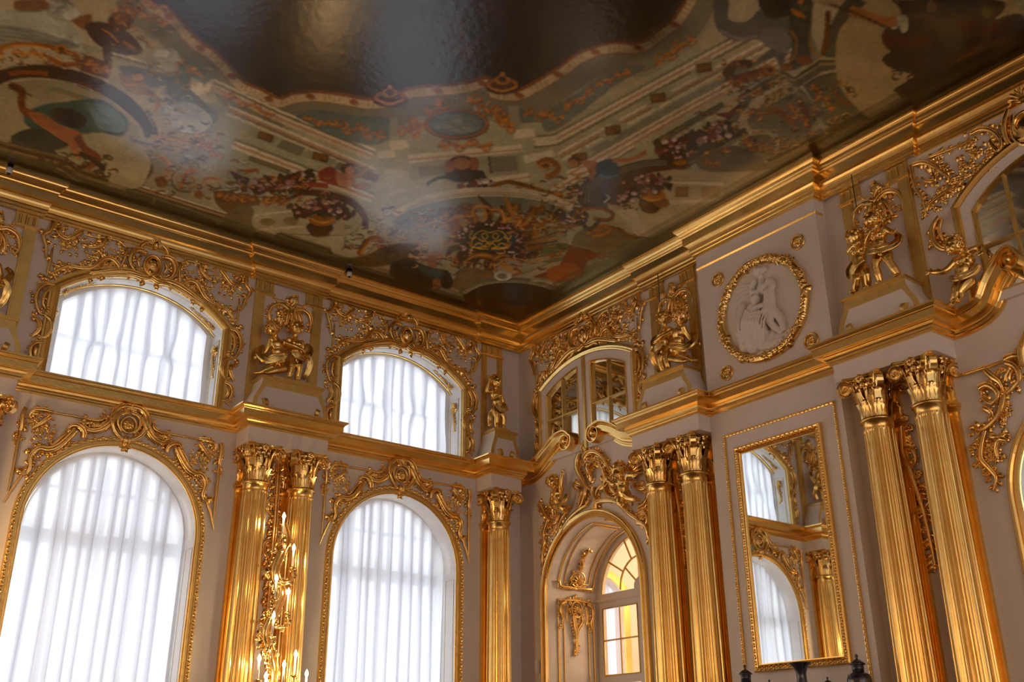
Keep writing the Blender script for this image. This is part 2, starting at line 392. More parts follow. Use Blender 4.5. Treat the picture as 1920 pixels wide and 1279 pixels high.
# upper arch-headed wall pilaster strips with fluted blocks
def pil_strip(c, on, hw=.545, single=False):
    lab = {(-4.395, 'A'): 'between the two upper windows', (-8.545, 'A'): 'at the left edge of the window wall', (-.60, 'A'): 'in the corner above the single putto',
           (3.755, 'B'): 'between the mirrored window and the round relief', (7.215, 'B'): 'right of the round relief'}[(c, on)]
    t = thing('trim_upper_pilaster', 'gilded strip frame with fluted blocks '+lab, 'pilaster', wallA(c) if on == 'A' else wallB(c), 0 if on == 'A' else RB); t['kind'] = 'structure'; del t['category']
    sw = .075; bw = .13 if not single else .2
    for s in (-1, 1):
        m_ = MB(); x0, x1 = (hw-2*sw, hw) if not single else (hw-.09, hw)
        m_.box(min(s*x0, s*x1), max(s*x0, s*x1), -.045, 0, 6.19, 8.13)
        m_.box(min(s*(x0+.02), s*(x1-.02)), max(s*(x0+.02), s*(x1-.02)), -.055, 0, 6.19, 8.11); m_.build('strip', 'gold_flat', t)
    for s in ((-1, 1) if not single else (0,)):
        cx = s*(hw-.14); w_ = .14 if not single else hw
        m_ = MB(); m_.box(cx-w_, cx+w_, -.045, 0, 8.15, 8.335)
        for k in (-1, 0, 1):
            x = cx+k*w_*.6; m_.tube([(x, -.052, 8.15), (x, -.052, 8.285)], .018, 6); m_.ball((x, -.06, 8.29), .02, 8, 5)
        m_.build('fluted_block', 'gold_flat', t)
        m_ = MB(); m_.box(cx-w_-.02, cx+w_+.02, -.075, 0, 8.125, 8.15); m_.build('block_fillet', 'gold', t)
    if not single:
        m_ = MB(); m_.box(-hw+.28, hw-.28, -.02, 0, 8.10, 8.12); m_.build('fillet', 'gold', t)
for c in (-8.545, -4.395): pil_strip(c, 'A')
pil_strip(-.60, 'A', .21, True)
pil_strip(3.755, 'B', .455); pil_strip(7.215, 'B', .475)

# ------------------------------------------------------------------ windows of the long wall
def pleat(ph, amp): return amp*math.sin(ph)
def curtain_mesh(hw, z0, topf, nf, amp, seed, knots=(), gath=0):
    rnd = random.Random(seed); NU, NV = nf*16, 44 if knots else 26; P = []
    offs = [rnd.uniform(-.5, .5) for _ in range(nf+2)]; wd = [rnd.uniform(.7, 1.4) for _ in range(nf+2)]
    tot = sum(wd[:nf]); cum = [0]
    for k in range(nf): cum.append(cum[-1]+wd[k]/tot)
    for i in range(NU+1):
        t = i/NU*nf; k = min(int(t), nf-1); fr = t-k; s = cum[k]+(cum[k+1]-cum[k])*fr; ph = 2*PI*fr; row = []
        u0 = -hw+2*hw*s; zt = topf(min(hw, max(-hw, u0-.48*(2*hw*(cum[k+1]-cum[k]))*math.sin(ph))))
        a = amp*(.75+.5*abs(offs[k]))
        for j in range(NV+1):
            q = j/NV; z = z0+(zt-z0)*q
            u = u0-(.34+.14*q)*(2*hw*(cum[k+1]-cum[k]))*math.sin(ph)+offs[k]*.02*(1-q)*math.sin(PI*fr)
            y = a*math.cos(ph)*(1+.35*math.sin(3*q+offs[k]*6))+.01*math.sin(7*q+k)
            for kx, kz in knots:
                du, dz = u-kx, z-kz; w_ = math.exp(-(du*du)/.030-max(0, dz)**2/.06-min(0, dz)**2/.010)
                u -= du*w_*.75
                w2 = math.exp(-(du*du)/.05)*math.exp(-((z-kz+.16)**2)/.02); y -= .07*w2*(1-math.exp(-(du*du)/.004))
                y -= .05*w_; z += .07*w2*math.exp(-(du*du)/.01)
            if knots:
                lo = max(0, 1-(z-z0)/.55); sw = sum(math.exp(-((u-kx)/.3)**2) for kx, kz in knots); y = y*(1-.6*lo)-.06*lo*math.sin(PI*lo)*(1.2-sw)
            row.append((max(-hw, min(hw, u)), y, z))
        P.append(row)
    m_ = MB(); m_.grid(P); return m_
def seg_top(hw, zs, rise):
    R_ = (hw*hw+rise*rise)/(2*rise); return lambda u: zs+rise-R_+math.sqrt(max(0, R_*R_-u*u))
bead_prof = lambda n0, n1, w: [(n0, 0), (n0, w*.55), (n0+(n1-n0)*.2, w*.9), (n0+(n1-n0)*.5, w), (n0+(n1-n0)*.8, w*.9), (n1, w*.55), (n1, 0)]
def carved_ring(mb, path, off, w, r, step=.045):          # row of little beads and leaves along a path
    pts = [Vector((p[0], p[1])) for p in path]; L_ = 0; acc = 0
    for i in range(1, len(pts)):
        a, b_ = pts[i-1], pts[i]; d = b_-a; l = d.length
        if l < 1e-6: continue
        d /= l; n = Vector((-d.y, d.x))
        while acc < l:
            c = a+d*acc+n*off; k = int(L_/step)
            mb.tube([(c.x-d.x*r*.9, -w, c.y-d.y*r*.9), (c.x+n.x*r*.5*(1 if k % 2 else -1), -w-r*.7, c.y+n.y*r*.5*(1 if k % 2 else -1)), (c.x+d.x*r*.9, -w, c.y+d.y*r*.9)], [r*.5, r*.75, r*.4], 4)
            acc += step; L_ += step
        acc -= l
def window_bay(i, bx, full=True, base=(0, 0, 0), rz=0, n0=0):
    def loc(z=0): return (base[0]+(bx if rz == 0 else -bx), base[1], z)
    # --- upper
    t = bpy.data.objects.new('window_%d' % (n0+2*i+1), None); COL.objects.link(t); t.location = loc(); t.rotation_euler.z = rz; t['kind'] = 'structure'
    a = arch(UH, UZ0, UZS, UR, 20); ib = arch(1.03, UZ0, UZS-.02, .42, 20)
    m_ = MB(); m_.prism(arch(1.121, UZ0, UZS, UR, 20), .36, .46, [arch(.98, UZ0+.06, UZS-.03, .40, 20)]); m_.build('window_frame', 'paint_white', t)
    m_ = MB()
    for u in (-.5, 0, .5): m_.box(u-.03, u+.03, .48, .53, UZ0, 7.8)
    m_.box(-1.1, 1.1, .485, .525, 6.95, 7.01); m_.build('muntin', 'paint_white', t)
    m_ = MB(); m_.add([(-1.1, .5, UZ0), (1.1, .5, UZ0), (1.1, .5, UZS+.4), (-1.1, .5, UZS+.4)], [(0, 1, 2, 3)], False); m_.build('window_pane', 'glass', t)
    m_ = MB(); m_.sweep(a, [(0, 0), (0, .045), (.02, .055), (.035, .04), (.05, .05), (.085, .035), (.10, .05), (.125, .05), (.13, 0)]); m_.build('window_surround', 'gold_flat', t)
    m_ = MB(); m_.grid([[(u*.997, .0, z-.003), (u*.997, .36, z-.003)] for u, z in a]); m_.build('reveal', 'paint_white', t)  # liner added over the wall's reveal, daylight brightness put into its whiter paint
    if full:
        m_ = MB(); m_.sweep(a, bead_prof(-.012, .004, .016)); m_.build('gold_edge', 'gold', t)
    if full:
        Ro = (UH*UH+UR*UR)/(2*UR); zc = UZS+UR-Ro; am = math.asin(UH/Ro)
        def sof(a, d, w=0): return ((Ro-w)*math.sin(a), d, zc+(Ro-w)*math.cos(a))
        m_ = MB(); m_.grid([[sof(-am+2*am*k/24, d, w) for d, w in ((.27, .0), (.275, .014), (.33, .016), (.345, .0))] for k in range(25)]); m_.build('soffit_band', 'gold', t)
        m_ = MB(); m_.tube([sof(-am*.97+2*am*.97*k/24, .08, .004) for k in range(25)], .006, 4)
        for s_ in (-1, 1): m_.tube([(s_*(UH-.004), .08, 6.3), (s_*(UH-.004), .08, 7.28), (s_*(UH-.004), .30, 7.28), (s_*(UH-.004), .30, 6.3), (s_*(UH-.004), .08, 6.3)], .008, 4)
        m_.build('reveal_line', 'gold_flat', t)
        for s_ in (-1, 1):
            c = Carve(w=0, seed=400+s_)
            c.stroke([(0.02, .18), (.12, .19), (.24, .17), (.36, .19), (.46, .18)], .014, .005, leaves=.035, lsz=.035); c.shell(.03, .18, .09, -1.2, 1.2, 7, .011); c.bunch(.09, .18, .04, 8)
            c.v = [sof(s_*(am*.95-x/Ro), z, -y) for x, y, z in c.v]; c.build('soffit_acanthus', 'gold_leaf', t)
            c = Carve(w=0, seed=410+s_)
            c.stroke([(.18, 7.22), (.20, 7.05), (.17, 6.9), (.19, 6.75)], .018, .006, leaves=.035, lsz=.04); c.shell(.18, 7.12, .09, .2, PI-.2, 7, .012); c.bunch(.18, 7.12, .045, 9)
            c.v = [(s_*(UH+y), x, z) for x, y, z in c.v]; c.build('jamb_acanthus', 'gold_leaf', t)
    # --- lower
    t2 = bpy.data.objects.new('window_%d' % (n0+2*i+2), None); COL.objects.link(t2); t2.location = loc(); t2.rotation_euler.z = rz; t2['kind'] = 'structure'
    m_ = MB(); m_.prism(arch(LH+.001, LZ0, LZS, LH, 28), .37, .47, [arch(1.0, LZ0+.07, LZS, 1.0, 28)]); m_.build('window_frame', 'paint_white', t2)
    m_ = MB()
    for u in (-.5, 0, .5): m_.box(u-.035, u+.035, .49, .54, LZ0, 5.3)
    for z in (2.5, 4.95): m_.box(-1.05, 1.05, .495, .535, z-.025, z+.025)
    m_.box(-1.06, 1.06, .47, .56, 4.22, 4.40); m_.build('muntin', 'paint_white', t2)
    m_ = MB(); m_.add([(-1.06, .51, LZ0), (1.06, .51, LZ0), (1.06, .51, 5.4), (-1.06, .51, 5.4)], [(0, 1, 2, 3)], False); m_.build('window_pane', 'glass', t2)
    a2 = arch(LH, 0.5, LZS, LH, 40)
    m_ = MB(); m_.sweep(a2, [(.005, 0), (.005, .02), (.015, .03), (.03, .03), (.035, .015), (.055, .015), (.06, .03), (.115, .03), (.12, 0)]); m_.build('window_surround', 'gold_flat', t2)
    m_ = MB(); m_.grid([[(u*.997, .0, z-.003), (u*.997, .37, z-.003)] for u, z in arch(LH, .56, LZS, LH, 40)]); m_.build('reveal', 'paint_white', t2)  # tall window's reveal lined too, its lit look put into whiter paint
    if full:
        m_ = MB(); carved_ring(m_, [(a2[0][0], .5), (a2[0][0], 1.3), (a2[0][0], 2), (a2[0][0], 2.6), (a2[0][0], 3.2), (a2[0][0], 3.8)]+a2[1:-1]+[(a2[-1][0], z) for z in (3.8, 3.2, 2.6, 2, 1.3, .5)], .088, .03, .026)
        m_.build('carved_bead', 'gold_leaf', t2)
        m_ = MB(); m_.sweep(arch(LH, .5, LZS, LH, 40), bead_prof(-.012, .004, .012)); m_.build('gold_edge', 'gold', t2)
        # panel lines of the reveal, and the joint at the springing
        m_ = MB()
        for sgn in (-1, 1):
            m_.tube([(sgn*(LH-.004), .06, .6), (sgn*(LH-.004), .06, 4.30), (sgn*(LH-.004), .28, 4.30), (sgn*(LH-.004), .28, .6)], .005, 4)
        for dd in (.06, .28):
            m_.tube([((LH-.004)*math.cos(PI*k/28), dd, LZS+.06+(LH-.06)*math.sin(PI*k/28)) for k in range(0, 29)], .005, 4)
        m_.build('reveal_line', 'gold_flat', t2)
        rc = .012
        m_ = MB(); m_.tube([((1.0-rc)*math.cos(a_), .33, LZS+(1.0-rc)*math.sin(a_)) for a_ in [PI*k/32 for k in range(33)]], rc, 6); m_.build('curtain_rod', 'gold', t2)
    return t, t2
for i, bx in enumerate(BAYS):
    window_bay(i, bx, full=i < 3)
for i, bx in enumerate(OB): window_bay(i, bx, False, (0, -17, 0), PI, 10)
# curtains
topU = seg_top(.99, UZS-.02, .40); topL = lambda u: LZS+math.sqrt(max(0, 1.0-u*u)) if abs(u) < 1 else LZS
posA = {0: 'nearest the corner', 1: 'at the left'}
for i, bx in enumerate(BAYS):
    for side in ((0, 1) if i < 3 else (0,)):
        kn = [(-.42, 6.92), (.40, 6.93)] if side == 0 else [(-.4, 6.93), (.41, 6.9)]
        o = curtain_mesh(.99, 6.22, topU, 10, .04, 5+i+side*40, kn).build('balloon_curtain', 'sheer')
        o2 = curtain_mesh(1.0, .62, topL, 11, .05, 60+i+side*40).build('sheer_curtain', 'sheer')
        for q_, d in ((o, .36), (o2, .36)):
            if side == 0: q_.location = (bx, d-.06, 0)
            else: q_.location = (bx, -17-d+.06, 0); q_.rotation_euler.z = PI
        where = ['next to the corner', 'of the big left bay', 'in third bay', 'in fourth bay', 'in fifth bay'][i]
        wl = ' on the window wall' if side == 0 else ' on the opposite wall'
        tag(o, 'white tied-up balloon curtain, upper window '+where+wl, 'curtain', 'balloon curtains')
        tag(o2, 'long sheer curtain, tall window '+where+wl, 'curtain', 'long sheer curtains')
o = curtain_mesh(.49, .6, lambda u: 4.6, 5, .03, 99).build('sheer_curtain', 'sheer', loc=(NRW, .2, 0)); tag(o, 'white curtain seen through the glazed door in the next room', 'curtain')
m_ = MB(); m_.sweep(arch(.5, .55, LZS, .25, 10), [(0, 0), (0, .05), (.13, .05), (.13, 0)]); o = m_.build('window_surround', 'gold', loc=(NRW, 0, 0), kind='structure')
m_ = MB(); m_.box(2.66, 2.86, -.06, -.01, 0, 6.3); m_.box(3.5, 3.8, -.06, -.01, 0, 6.3); o = m_.build('next_room_pilaster', 'gold_flat'); tag(o, 'gilded wall strips of the next room behind the glazed door', 'pilaster')

# ------------------------------------------------------------------ mirrored window of the end wall (and its twin)
def mirrored_window(n, c, hw=1.08, zs=7.42, rise=.30, lab=None):
    t = bpy.data.objects.new('window_%d' % n, None); COL.objects.link(t); t.location = wallB(c); t.rotation_euler.z = RB; t['kind'] = 'structure'
    topo = seg_top(hw, zs, rise); topi = seg_top(hw-.12, zs-.10, rise-.02)
    m_ = MB(); m_.sweep(arch(hw, 6.17, zs, rise, 20), [(0, 0), (0, .07), (.02, .08), (.035, .06), (.06, .07), (.10, .06), (.11, 0)]); m_.build('window_surround', 'gold', t)
    for s in (-1, 1):
        lo, hi = (s*hw, s*.03) if s < 0 else (s*.03, s*hw)
        li, hi_ = lo+(.13 if s < 0 else .12), hi-(.12 if s < 0 else .13)
        us = [lo+(hi-lo)*k/10 for k in range(11)]; ui = [li+(hi_-li)*k/10 for k in range(11)]
        outer = [(lo, 6.17)]+[(u, topo(u)-.005) for u in us]+[(hi, 6.17)]
        inner = [(li, 6.27)]+[(u, topi(u)-.02) for u in ui]+[(hi_, 6.27)]
        m_ = MB(); m_.prism(outer, -.055, 0, [inner]); sa = m_.build('casement', 'wall_white', t)
        m_ = MB(); m_.sweep(inner, [(0, 0), (0, .075), (-.012, .075), (-.02, .06), (-.02, 0)], closed=True); m_.build('gold_edge', 'gold', sa)
        mid = (li+hi_)/2
        m_ = MB(); m_.box(mid-.011, mid+.011, -.06, 0, 6.27, topi(mid)-.02); m_.build('muntin', 'gold_flat', sa)
        for z in (6.85,):
            m_ = MB(); m_.box(li, hi_, -.062, 0, z-.011, z+.011); m_.build('muntin', 'gold_flat', sa)
        rr = random.Random(n*7+s)
        for (x0, x1) in ((li, mid), (mid, hi_)):
            for (za, zb) in ((6.27, 6.85), (6.85, None)):
                top = [(u, topi(u)-.02 if zb is None else zb) for u in [x1+(x0-x1)*k/4 for k in range(5)]]
                poly = [(x0, za), (x1, za)]+top; tl, tw = rr.uniform(-.006, .006), rr.uniform(-.006, .006)
                m_ = MB(); V_ = [(u, -.02-(u-(x0+x1)/2)*tl-(z-za)*tw, z) for u, z in poly]; m_.add(V_, [tuple(range(len(V_)))], False); m_.build('pane', 'old_mirror', sa)
    m_ = MB(); m_.box(-.028, .028, -.085, 0, 6.17, topo(0)-.005); m_.build('meeting_stile', 'gold_flat', t)
mirrored_window(21, 1.77); mirrored_window(22, D2+.05, 1.10, 7.42, .45)

# ------------------------------------------------------------------ doorways: architrave, glazed door, niche panels
def jam(a, s, hw=DH, side=-1, w=.012):       # a depth into the wall, s height along jamb and vault
    if s < DZS: return (side*(hw-w), a, s)
    th = (s-DZS)/hw; return (side*(hw-w)*math.cos(th), a, DZS+(hw-w)*math.sin(th))
def doorway(n, c):
    t = bpy.data.objects.new('door_%d' % n, None); COL.objects.link(t); t.location = wallB(c); t.rotation_euler.z = RB; t['kind'] = 'structure'
    a = arch(DH, 0, DZS, DH, 36)
    m_ = MB(); m_.sweep(a, [(-.0, 0), (-.0, .03), (.012, .05), (.028, .05), (.035, .03), (.06, .03), (.065, .045), (.085, .06), (.105, .065), (.12, .05), (.125, 0)]); m_.build('architrave', 'gold', t)
    # glazed screen 1.05 m in
    y0, y1 = 1.0, 1.07
    G = .88
    m_ = MB(); m_.prism(arch(DH+.0, .0, DZS, DH, 28), y0, y1, [arch(G, 4.16, 4.20, .80, 20)[0:1]+arch(G, 4.16, 4.20, .80, 20)[1:], [(-G, 2.92), (-.10, 2.92), (-.10, 3.93), (-G, 3.93)], [(.10, 2.92), (G, 2.92), (G, 3.93), (.10, 3.93)], [(-G, .3), (-.10, .3), (-.10, 2.8), (-G, 2.8)], [(.10, .3), (G, .3), (G, 2.8), (.10, 2.8)]])
    m_.build('door_screen', 'wall_white', t)
    m_ = MB(); m_.sweep([(-DH, 4.03), (DH, 4.03)], [(0, -y0), (0, -y0+.03), (.02, -y0+.05), (.05, -y0+.03), (.05, -y0)]); m_.build('transom', 'wall_white', t)
    def bar(pts, r=.017): b_ = MB(); b_.tube([(p[0], y0, p[1]) for p in pts], r, 6); b_.build('muntin', 'gold_flat', t)
    bar([(.45*math.cos(PI*k/16), 4.18+.47*math.sin(PI*k/16)) for k in range(17)])
    for an in (35, 68, 112, 145):
        r_ = math.radians(an); bar([(.47*math.cos(r_)*.97, 4.18+.47*math.sin(r_)), (.86*math.cos(r_), 4.18+.86*math.sin(r_)*.95)])
    for an in (45, 135):
        r_ = math.radians(an); bar([(.1*math.cos(r_), 4.18+.1*math.sin(r_)), (.46*math.cos(r_), 4.18+.46*math.sin(r_))])
    m_ = MB(); m_.lathe([(0, 0), (.13, 0), (.13, .03), (.1, .05), (0, .05)], n=16); q_ = m_.build('fan_boss', 'wall_white', t, loc=(0, y0+.01, 4.19)); q_.rotation_euler.x = PI/2
    for s in (-1, 1):
        e0, e1 = sorted((s*.10, s*G)); mid = (e0+e1)/2
        bar([(mid, 2.92), (mid, 3.93)], .014); bar([(e0, 3.44), (e1, 3.44)], .014)
        for l in ([(e0, 2.92), (e1, 2.92), (e1, 3.93), (e0, 3.93), (e0, 2.92)],): bar(l, .014)
    bar([(x, z) for x, z in arch(G, 4.17, 4.20, .80, 20)], .014)
    m_ = MB(); m_.add([(-G, y0+.03, .3), (G, y0+.03, .3), (G, y0+.03, 5.0), (-G, y0+.03, 5.0)], [(0, 1, 2, 3)], False); m_.build('door_pane', 'glass', t)
    # moulded frames of the niche, lower and vaulted
    for side in (-1, 1):
        for nm, s0, s1 in (('lower', 1.2, 4.03), ('vault', 4.22, DZS+DH*PI*.46)):
            for d0, d1, rr in ((.20, .92, .016), (.31, .81, .010)):
                pts = []; k = .06 if nm == 'vault' else 0
                def line(a0, b0, a1, b1, n=14): return [jam(a0+(a1-a0)*q/n, b0+(b1-b0)*q/n, side=side) for q in range(n+1)]
                e = .09 if rr < .013 else 0
                pts = line(d0, s0+e, d0, s1-e, 30)+line(d0, s1-e, d1, s1-e, 8)[1:]+line(d1, s1-e, d1, s0+e, 30)[1:]+line(d1, s0+e, d0, s0+e, 8)[1:]
                m_ = MB(); m_.tube(pts, rr, 6); m_.build('niche_moulding', 'gold', t)
    return t
door1 = doorway(1, D1); door2 = doorway(2, D2)

# broken scrolled pediments: cornice profile swept along an S that ends in a volute
def pediment(pts, vc, r0, sgn, nm):
    """pts: top edge towards the volute in (v,z); vc volute centre; sgn -1 winds clockwise"""
    top = [Vector(p) for p in spline(pts, .03)]; path = list(top); sc = [1.0]*len(path)
    e = top[-1]; a0 = math.atan2(e.y-vc[1], e.x-vc[0]); rr = (e-Vector(vc)).length
    for k in range(1, 61):
        th = k/60*2*PI*1.85; r = rr*(1-k/60)**.75*.96+.018; path.append(Vector((vc[0]+r*math.cos(a0+sgn*th), vc[1]+r*math.sin(a0+sgn*th))))
        sc.append(max(.10, .78*(1-k/60)**1.1) if k > 6 else 1-.22*k/6)
    ln = [(zz-6.19, o+.0) for o, zz in LO]
    if sgn > 0: ln = [(-n, w) for n, w in ln][::-1]
    m_ = MB(); m_.sweep([(p.x, p.y) for p in path], ln, scale=sc)
    b_ = m_.build(nm, 'gold', loc=(0, 0, 0), rz=RB)
    m2 = MB(); m2.tube([(vc[0], -.02, vc[1]), (vc[0], -.20, vc[1]), (vc[0], -.225, vc[1])], [.05, .05, .02], 10); m2.build('volute_eye', 'gold', b_)
    b_['kind'] = 'structure'; return recalc(b_)
# ------------------------------------------------------------------ carving round the upper windows (right half traced, mirrored)
U0 = -6.47
def upper_carving(loc, rz, label, group=None, sx=1., dense=False, sz=1.):
    t = thing('overwindow_carving', label, 'carving', loc, rz, group)
    def new(seed): return Carve(260, 440, 6.395, 'A', U0, .04, seed)
    c = new(1)      # frame rods with corner clusters
    c.stroke(c.p([(440, 290), (520, 330), (600, 312), (730, 350), (850, 410), (960, 450)]), .013, .012, leaves=.13, lsz=.06)
    c.stroke(c.p([(1290, 500), (1290, 610), (1335, 690), (1280, 780), (1240, 900)]), .026, .014, leaves=.09, lsz=.07)
    c.stroke(c.p([(1215, 760), (1200, 900), (1188, 1060)]), .012, .012); pt = c.p([(1205, 1075)])[0]
    for a in (-.4, -1.2, -2.0): c.leaf(*pt, a, .10)
    c.stroke(c.p([(990, 440), (1060, 540), (1120, 610), (1195, 600), (1235, 540), (1190, 500)]), .026, .014, leaves=.07, lsz=.08, curl=.03)
    for q in [(1080, 470), (1105, 700), (1010, 640), (1210, 500), (1060, 560), (1160, 650), (1000, 480)]: c.bunch(*c.p([q])[0], .06, 5)
    put(c, 'corner_spray', t, True)
    c = new(2)      # stems and flower branches above the arch
    c.stroke(c.p([(500, 330), (488, 440), (500, 560)]), .018, .012, leaves=.06)
    c.stroke(c.p([(740, 340), (760, 450), (850, 545), (890, 560)]), .018, .010, leaves=.05, lsz=.08)
    c.stroke(c.p([(520, 600), (600, 560), (690, 590), (740, 680), (800, 770), (900, 830), (1040, 890), (1140, 1010)]), .028, .012, leaves=.05, lsz=.08)
    for q in [(740, 460), (540, 430), (540, 540), (700, 600), (830, 545), (830, 665), (720, 680), (880, 800), (960, 850), (1050, 900), (1110, 980), (640, 560), (770, 620)]: c.bunch(*c.p([q])[0], .065, 5)
    put(c, 'flower_branch', t, True)
    c = new(3)      # leafy edge lying on the surround
    c.stroke(c.p([(230, 560), (340, 570), (470, 620), (600, 700), (700, 770), (800, 830)]), .03, .02, leaves=.04, lsz=.07)
    c.stroke(c.p([(690, 760), (760, 820), (780, 870)]), .02, .01, leaves=.05)
    put(c, 'leaf_border', t, True)
    cc = c.p([(165, 372)])[0]; cz = cc[1]
    c = new(4)      # central mask cartouche
    c.oval(0, cz, .115, .155, .022, 26); c.ball((0, -.03, cz), 1, 16, 10, (.10, .09, .14))
    c.ball((0, -.125, cz-.01), .02, 6, 4, (1, 1, 1.8)); c.ball((-.045, -.10, cz+.03), .02, 6, 4); c.ball((.045, -.10, cz+.03), .02, 6, 4); c.ball((0, -.11, cz-.065), .018, 6, 4, (2, 1, .8))
    c.ball((0, -.07, cz+.32), .045, 8, 6, (.8, .8, 1.5)); c.shell(0, cz+.30, .16, .35, PI-.35, 7, .018)
    put(c, 'mask', t)
    c = new(5)
    c.stroke([(.02, cz+.34), (.12, cz+.33), (.19, cz+.24), (.15, cz+.15)], .024, .016, curl=-.03)
    c.stroke([(.15, cz+.17), (.25, cz+.16), (.31, cz+.05), (.28, cz-.09), (.17, cz-.16), (.12, cz-.10)], .034, .018, leaves=.05, lsz=.06, side=-1)
    c.stroke([(.17, cz+.10), (.20, cz+.02), (.17, cz-.06)], .022, .012, leaves=.04, lsz=.05)
    c.stroke([(.0, cz-.19), (.1, cz-.23), (.24, cz-.22), (.34, cz-.26)], .03, .015, leaves=.05, lsz=.08)
    put(c, 'cartouche_scroll', t, True)
    c = Carve(400, 580, 5.81, 'A', U0, .05, 6)     # C-scrolls down the sides
    for pts, cu in (([(185, 215), (255, 245), (300, 340), (282, 450), (215, 535), (160, 500)], -.03), ([(200, 250), (235, 330), (225, 430), (180, 470)], -.02), ([(180, 535), (115, 560), (85, 650), (112, 735), (165, 765)], .03),
                    ([(205, 600), (180, 660), (190, 720), (225, 780)], 0), ([(190, 660), (220, 610), (260, 592)], .0), ([(120, 795), (185, 830), (205, 900), (175, 975), (130, 1010)], -.03), ([(150, 850), (160, 900), (140, 950)], 0)):
        c.stroke(c.p(pts), .024, .014, leaves=.06, lsz=.05, curl=cu)
    for q in [(310, 270), (320, 380), (150, 470), (150, 370), (110, 910), (165, 1020), (215, 960), (110, 620)]: c.bunch(*c.p([q])[0], .035, 4)
    put(c, 'side_scroll', t, True)
    if dense:
        c = new(8)
        for k in range(26):
            a = c.r.uniform(-.95, .95); c.bunch(a, 8.02-.26*a*a+c.r.uniform(-.06, .16), .07, 6)
        for a in (-.8, -.5, -.25, .25, .5, .8): c.stroke([(a, 8.0), (a+.08, 8.12), (a+.02, 8.24), (a-.07, 8.2)], .02, .012, leaves=.05, curl=.02)
        put(c, 'flower_festoon', t)
    t.scale = (sx, 1, sz); return t
oc = upper_carving((-6.47, 0, 0), 0, 'gilded rococo carving with mask framing the big upper window at the left', 'carvings over the upper windows')
dup(oc, (-2.32, 0, 0), label='gilded rococo carving with mask framing the upper window nearest the corner')
upper_carving(wallB(1.77), RB, 'dense gilded flower carving round the mirrored window on the end wall', sx=.95, dense=True)
# the carving round the larger window at the right edge, traced from its left half
t = thing('overwindow_carving', 'gilded rococo carving above the mirrored window at the right edge', 'carving', wallB(D2+.05), RB)
c = Carve(1680, 160, 3.997, 'B', D2+.05, .04, 11)
c.stroke(c.p([(240, 540), (400, 480), (530, 420), (560, 400)]), .014, .012, leaves=.1, lsz=.06)
c.stroke(c.p([(570, 365), (650, 330), (730, 350), (785, 420), (775, 490), (720, 440), (700, 400)]), .028, .014, leaves=.07, lsz=.07)
c.stroke(c.p([(110, 600), (130, 700), (150, 780), (190, 840), (217, 960)]), .026, .012, leaves=.06, lsz=.07)
c.stroke(c.p([(225, 940), (240, 900), (300, 850), (400, 780), (470, 740)]), .016, .014, leaves=.06, lsz=.07)
c.stroke(c.p([(115, 605), (200, 580), (270, 600), (340, 650), (400, 700)]), .024, .012, leaves=.05, lsz=.08)
c.stroke(c.p([(190, 690), (230, 720), (290, 710), (270, 650)]), .018, .012, leaves=.05)
for q in [(550, 410), (510, 570), (510, 650), (540, 500), (430, 750), (460, 800), (280, 560), (310, 620), (690, 580), (640, 540), (610, 610), (700, 620), (600, 690), (350, 810), (290, 870), (660, 500)]: c.bunch(*c.p([q])[0], .075, 6)
put(c, 'flower_branch', t)
c = Carve(1680, 160, 3.997, 'B', D2+.05, .04, 12)
c.stroke(c.p([(840, 190), (815, 320), (840, 430), (900, 465)]), .035, .02, leaves=.06, lsz=.08)
c.stroke(c.p([(870, 230), (880, 330), (930, 380)]), .03, .02, leaves=.06)
c.shell(*c.p([(950, 110)])[0], .22, .6, PI, 7, .022); c.oval(*c.p([(985, 320)])[0], .16, .2, .03, bulge=.08)
put(c, 'cartouche_scroll', t)
c = Carve(1680, 160, 3.997, 'B', D2+.05, .05, 13)
c.stroke(c.p([(325, 985), (275, 1070), (285, 1170), (350, 1230), (450, 1215)]), .035, .02, leaves=.06, lsz=.07)
c.stroke(c.p([(340, 1000), (320, 1080), (345, 1160)]), .025, .015, leaves=.06)
put(c, 'side_scroll', t)

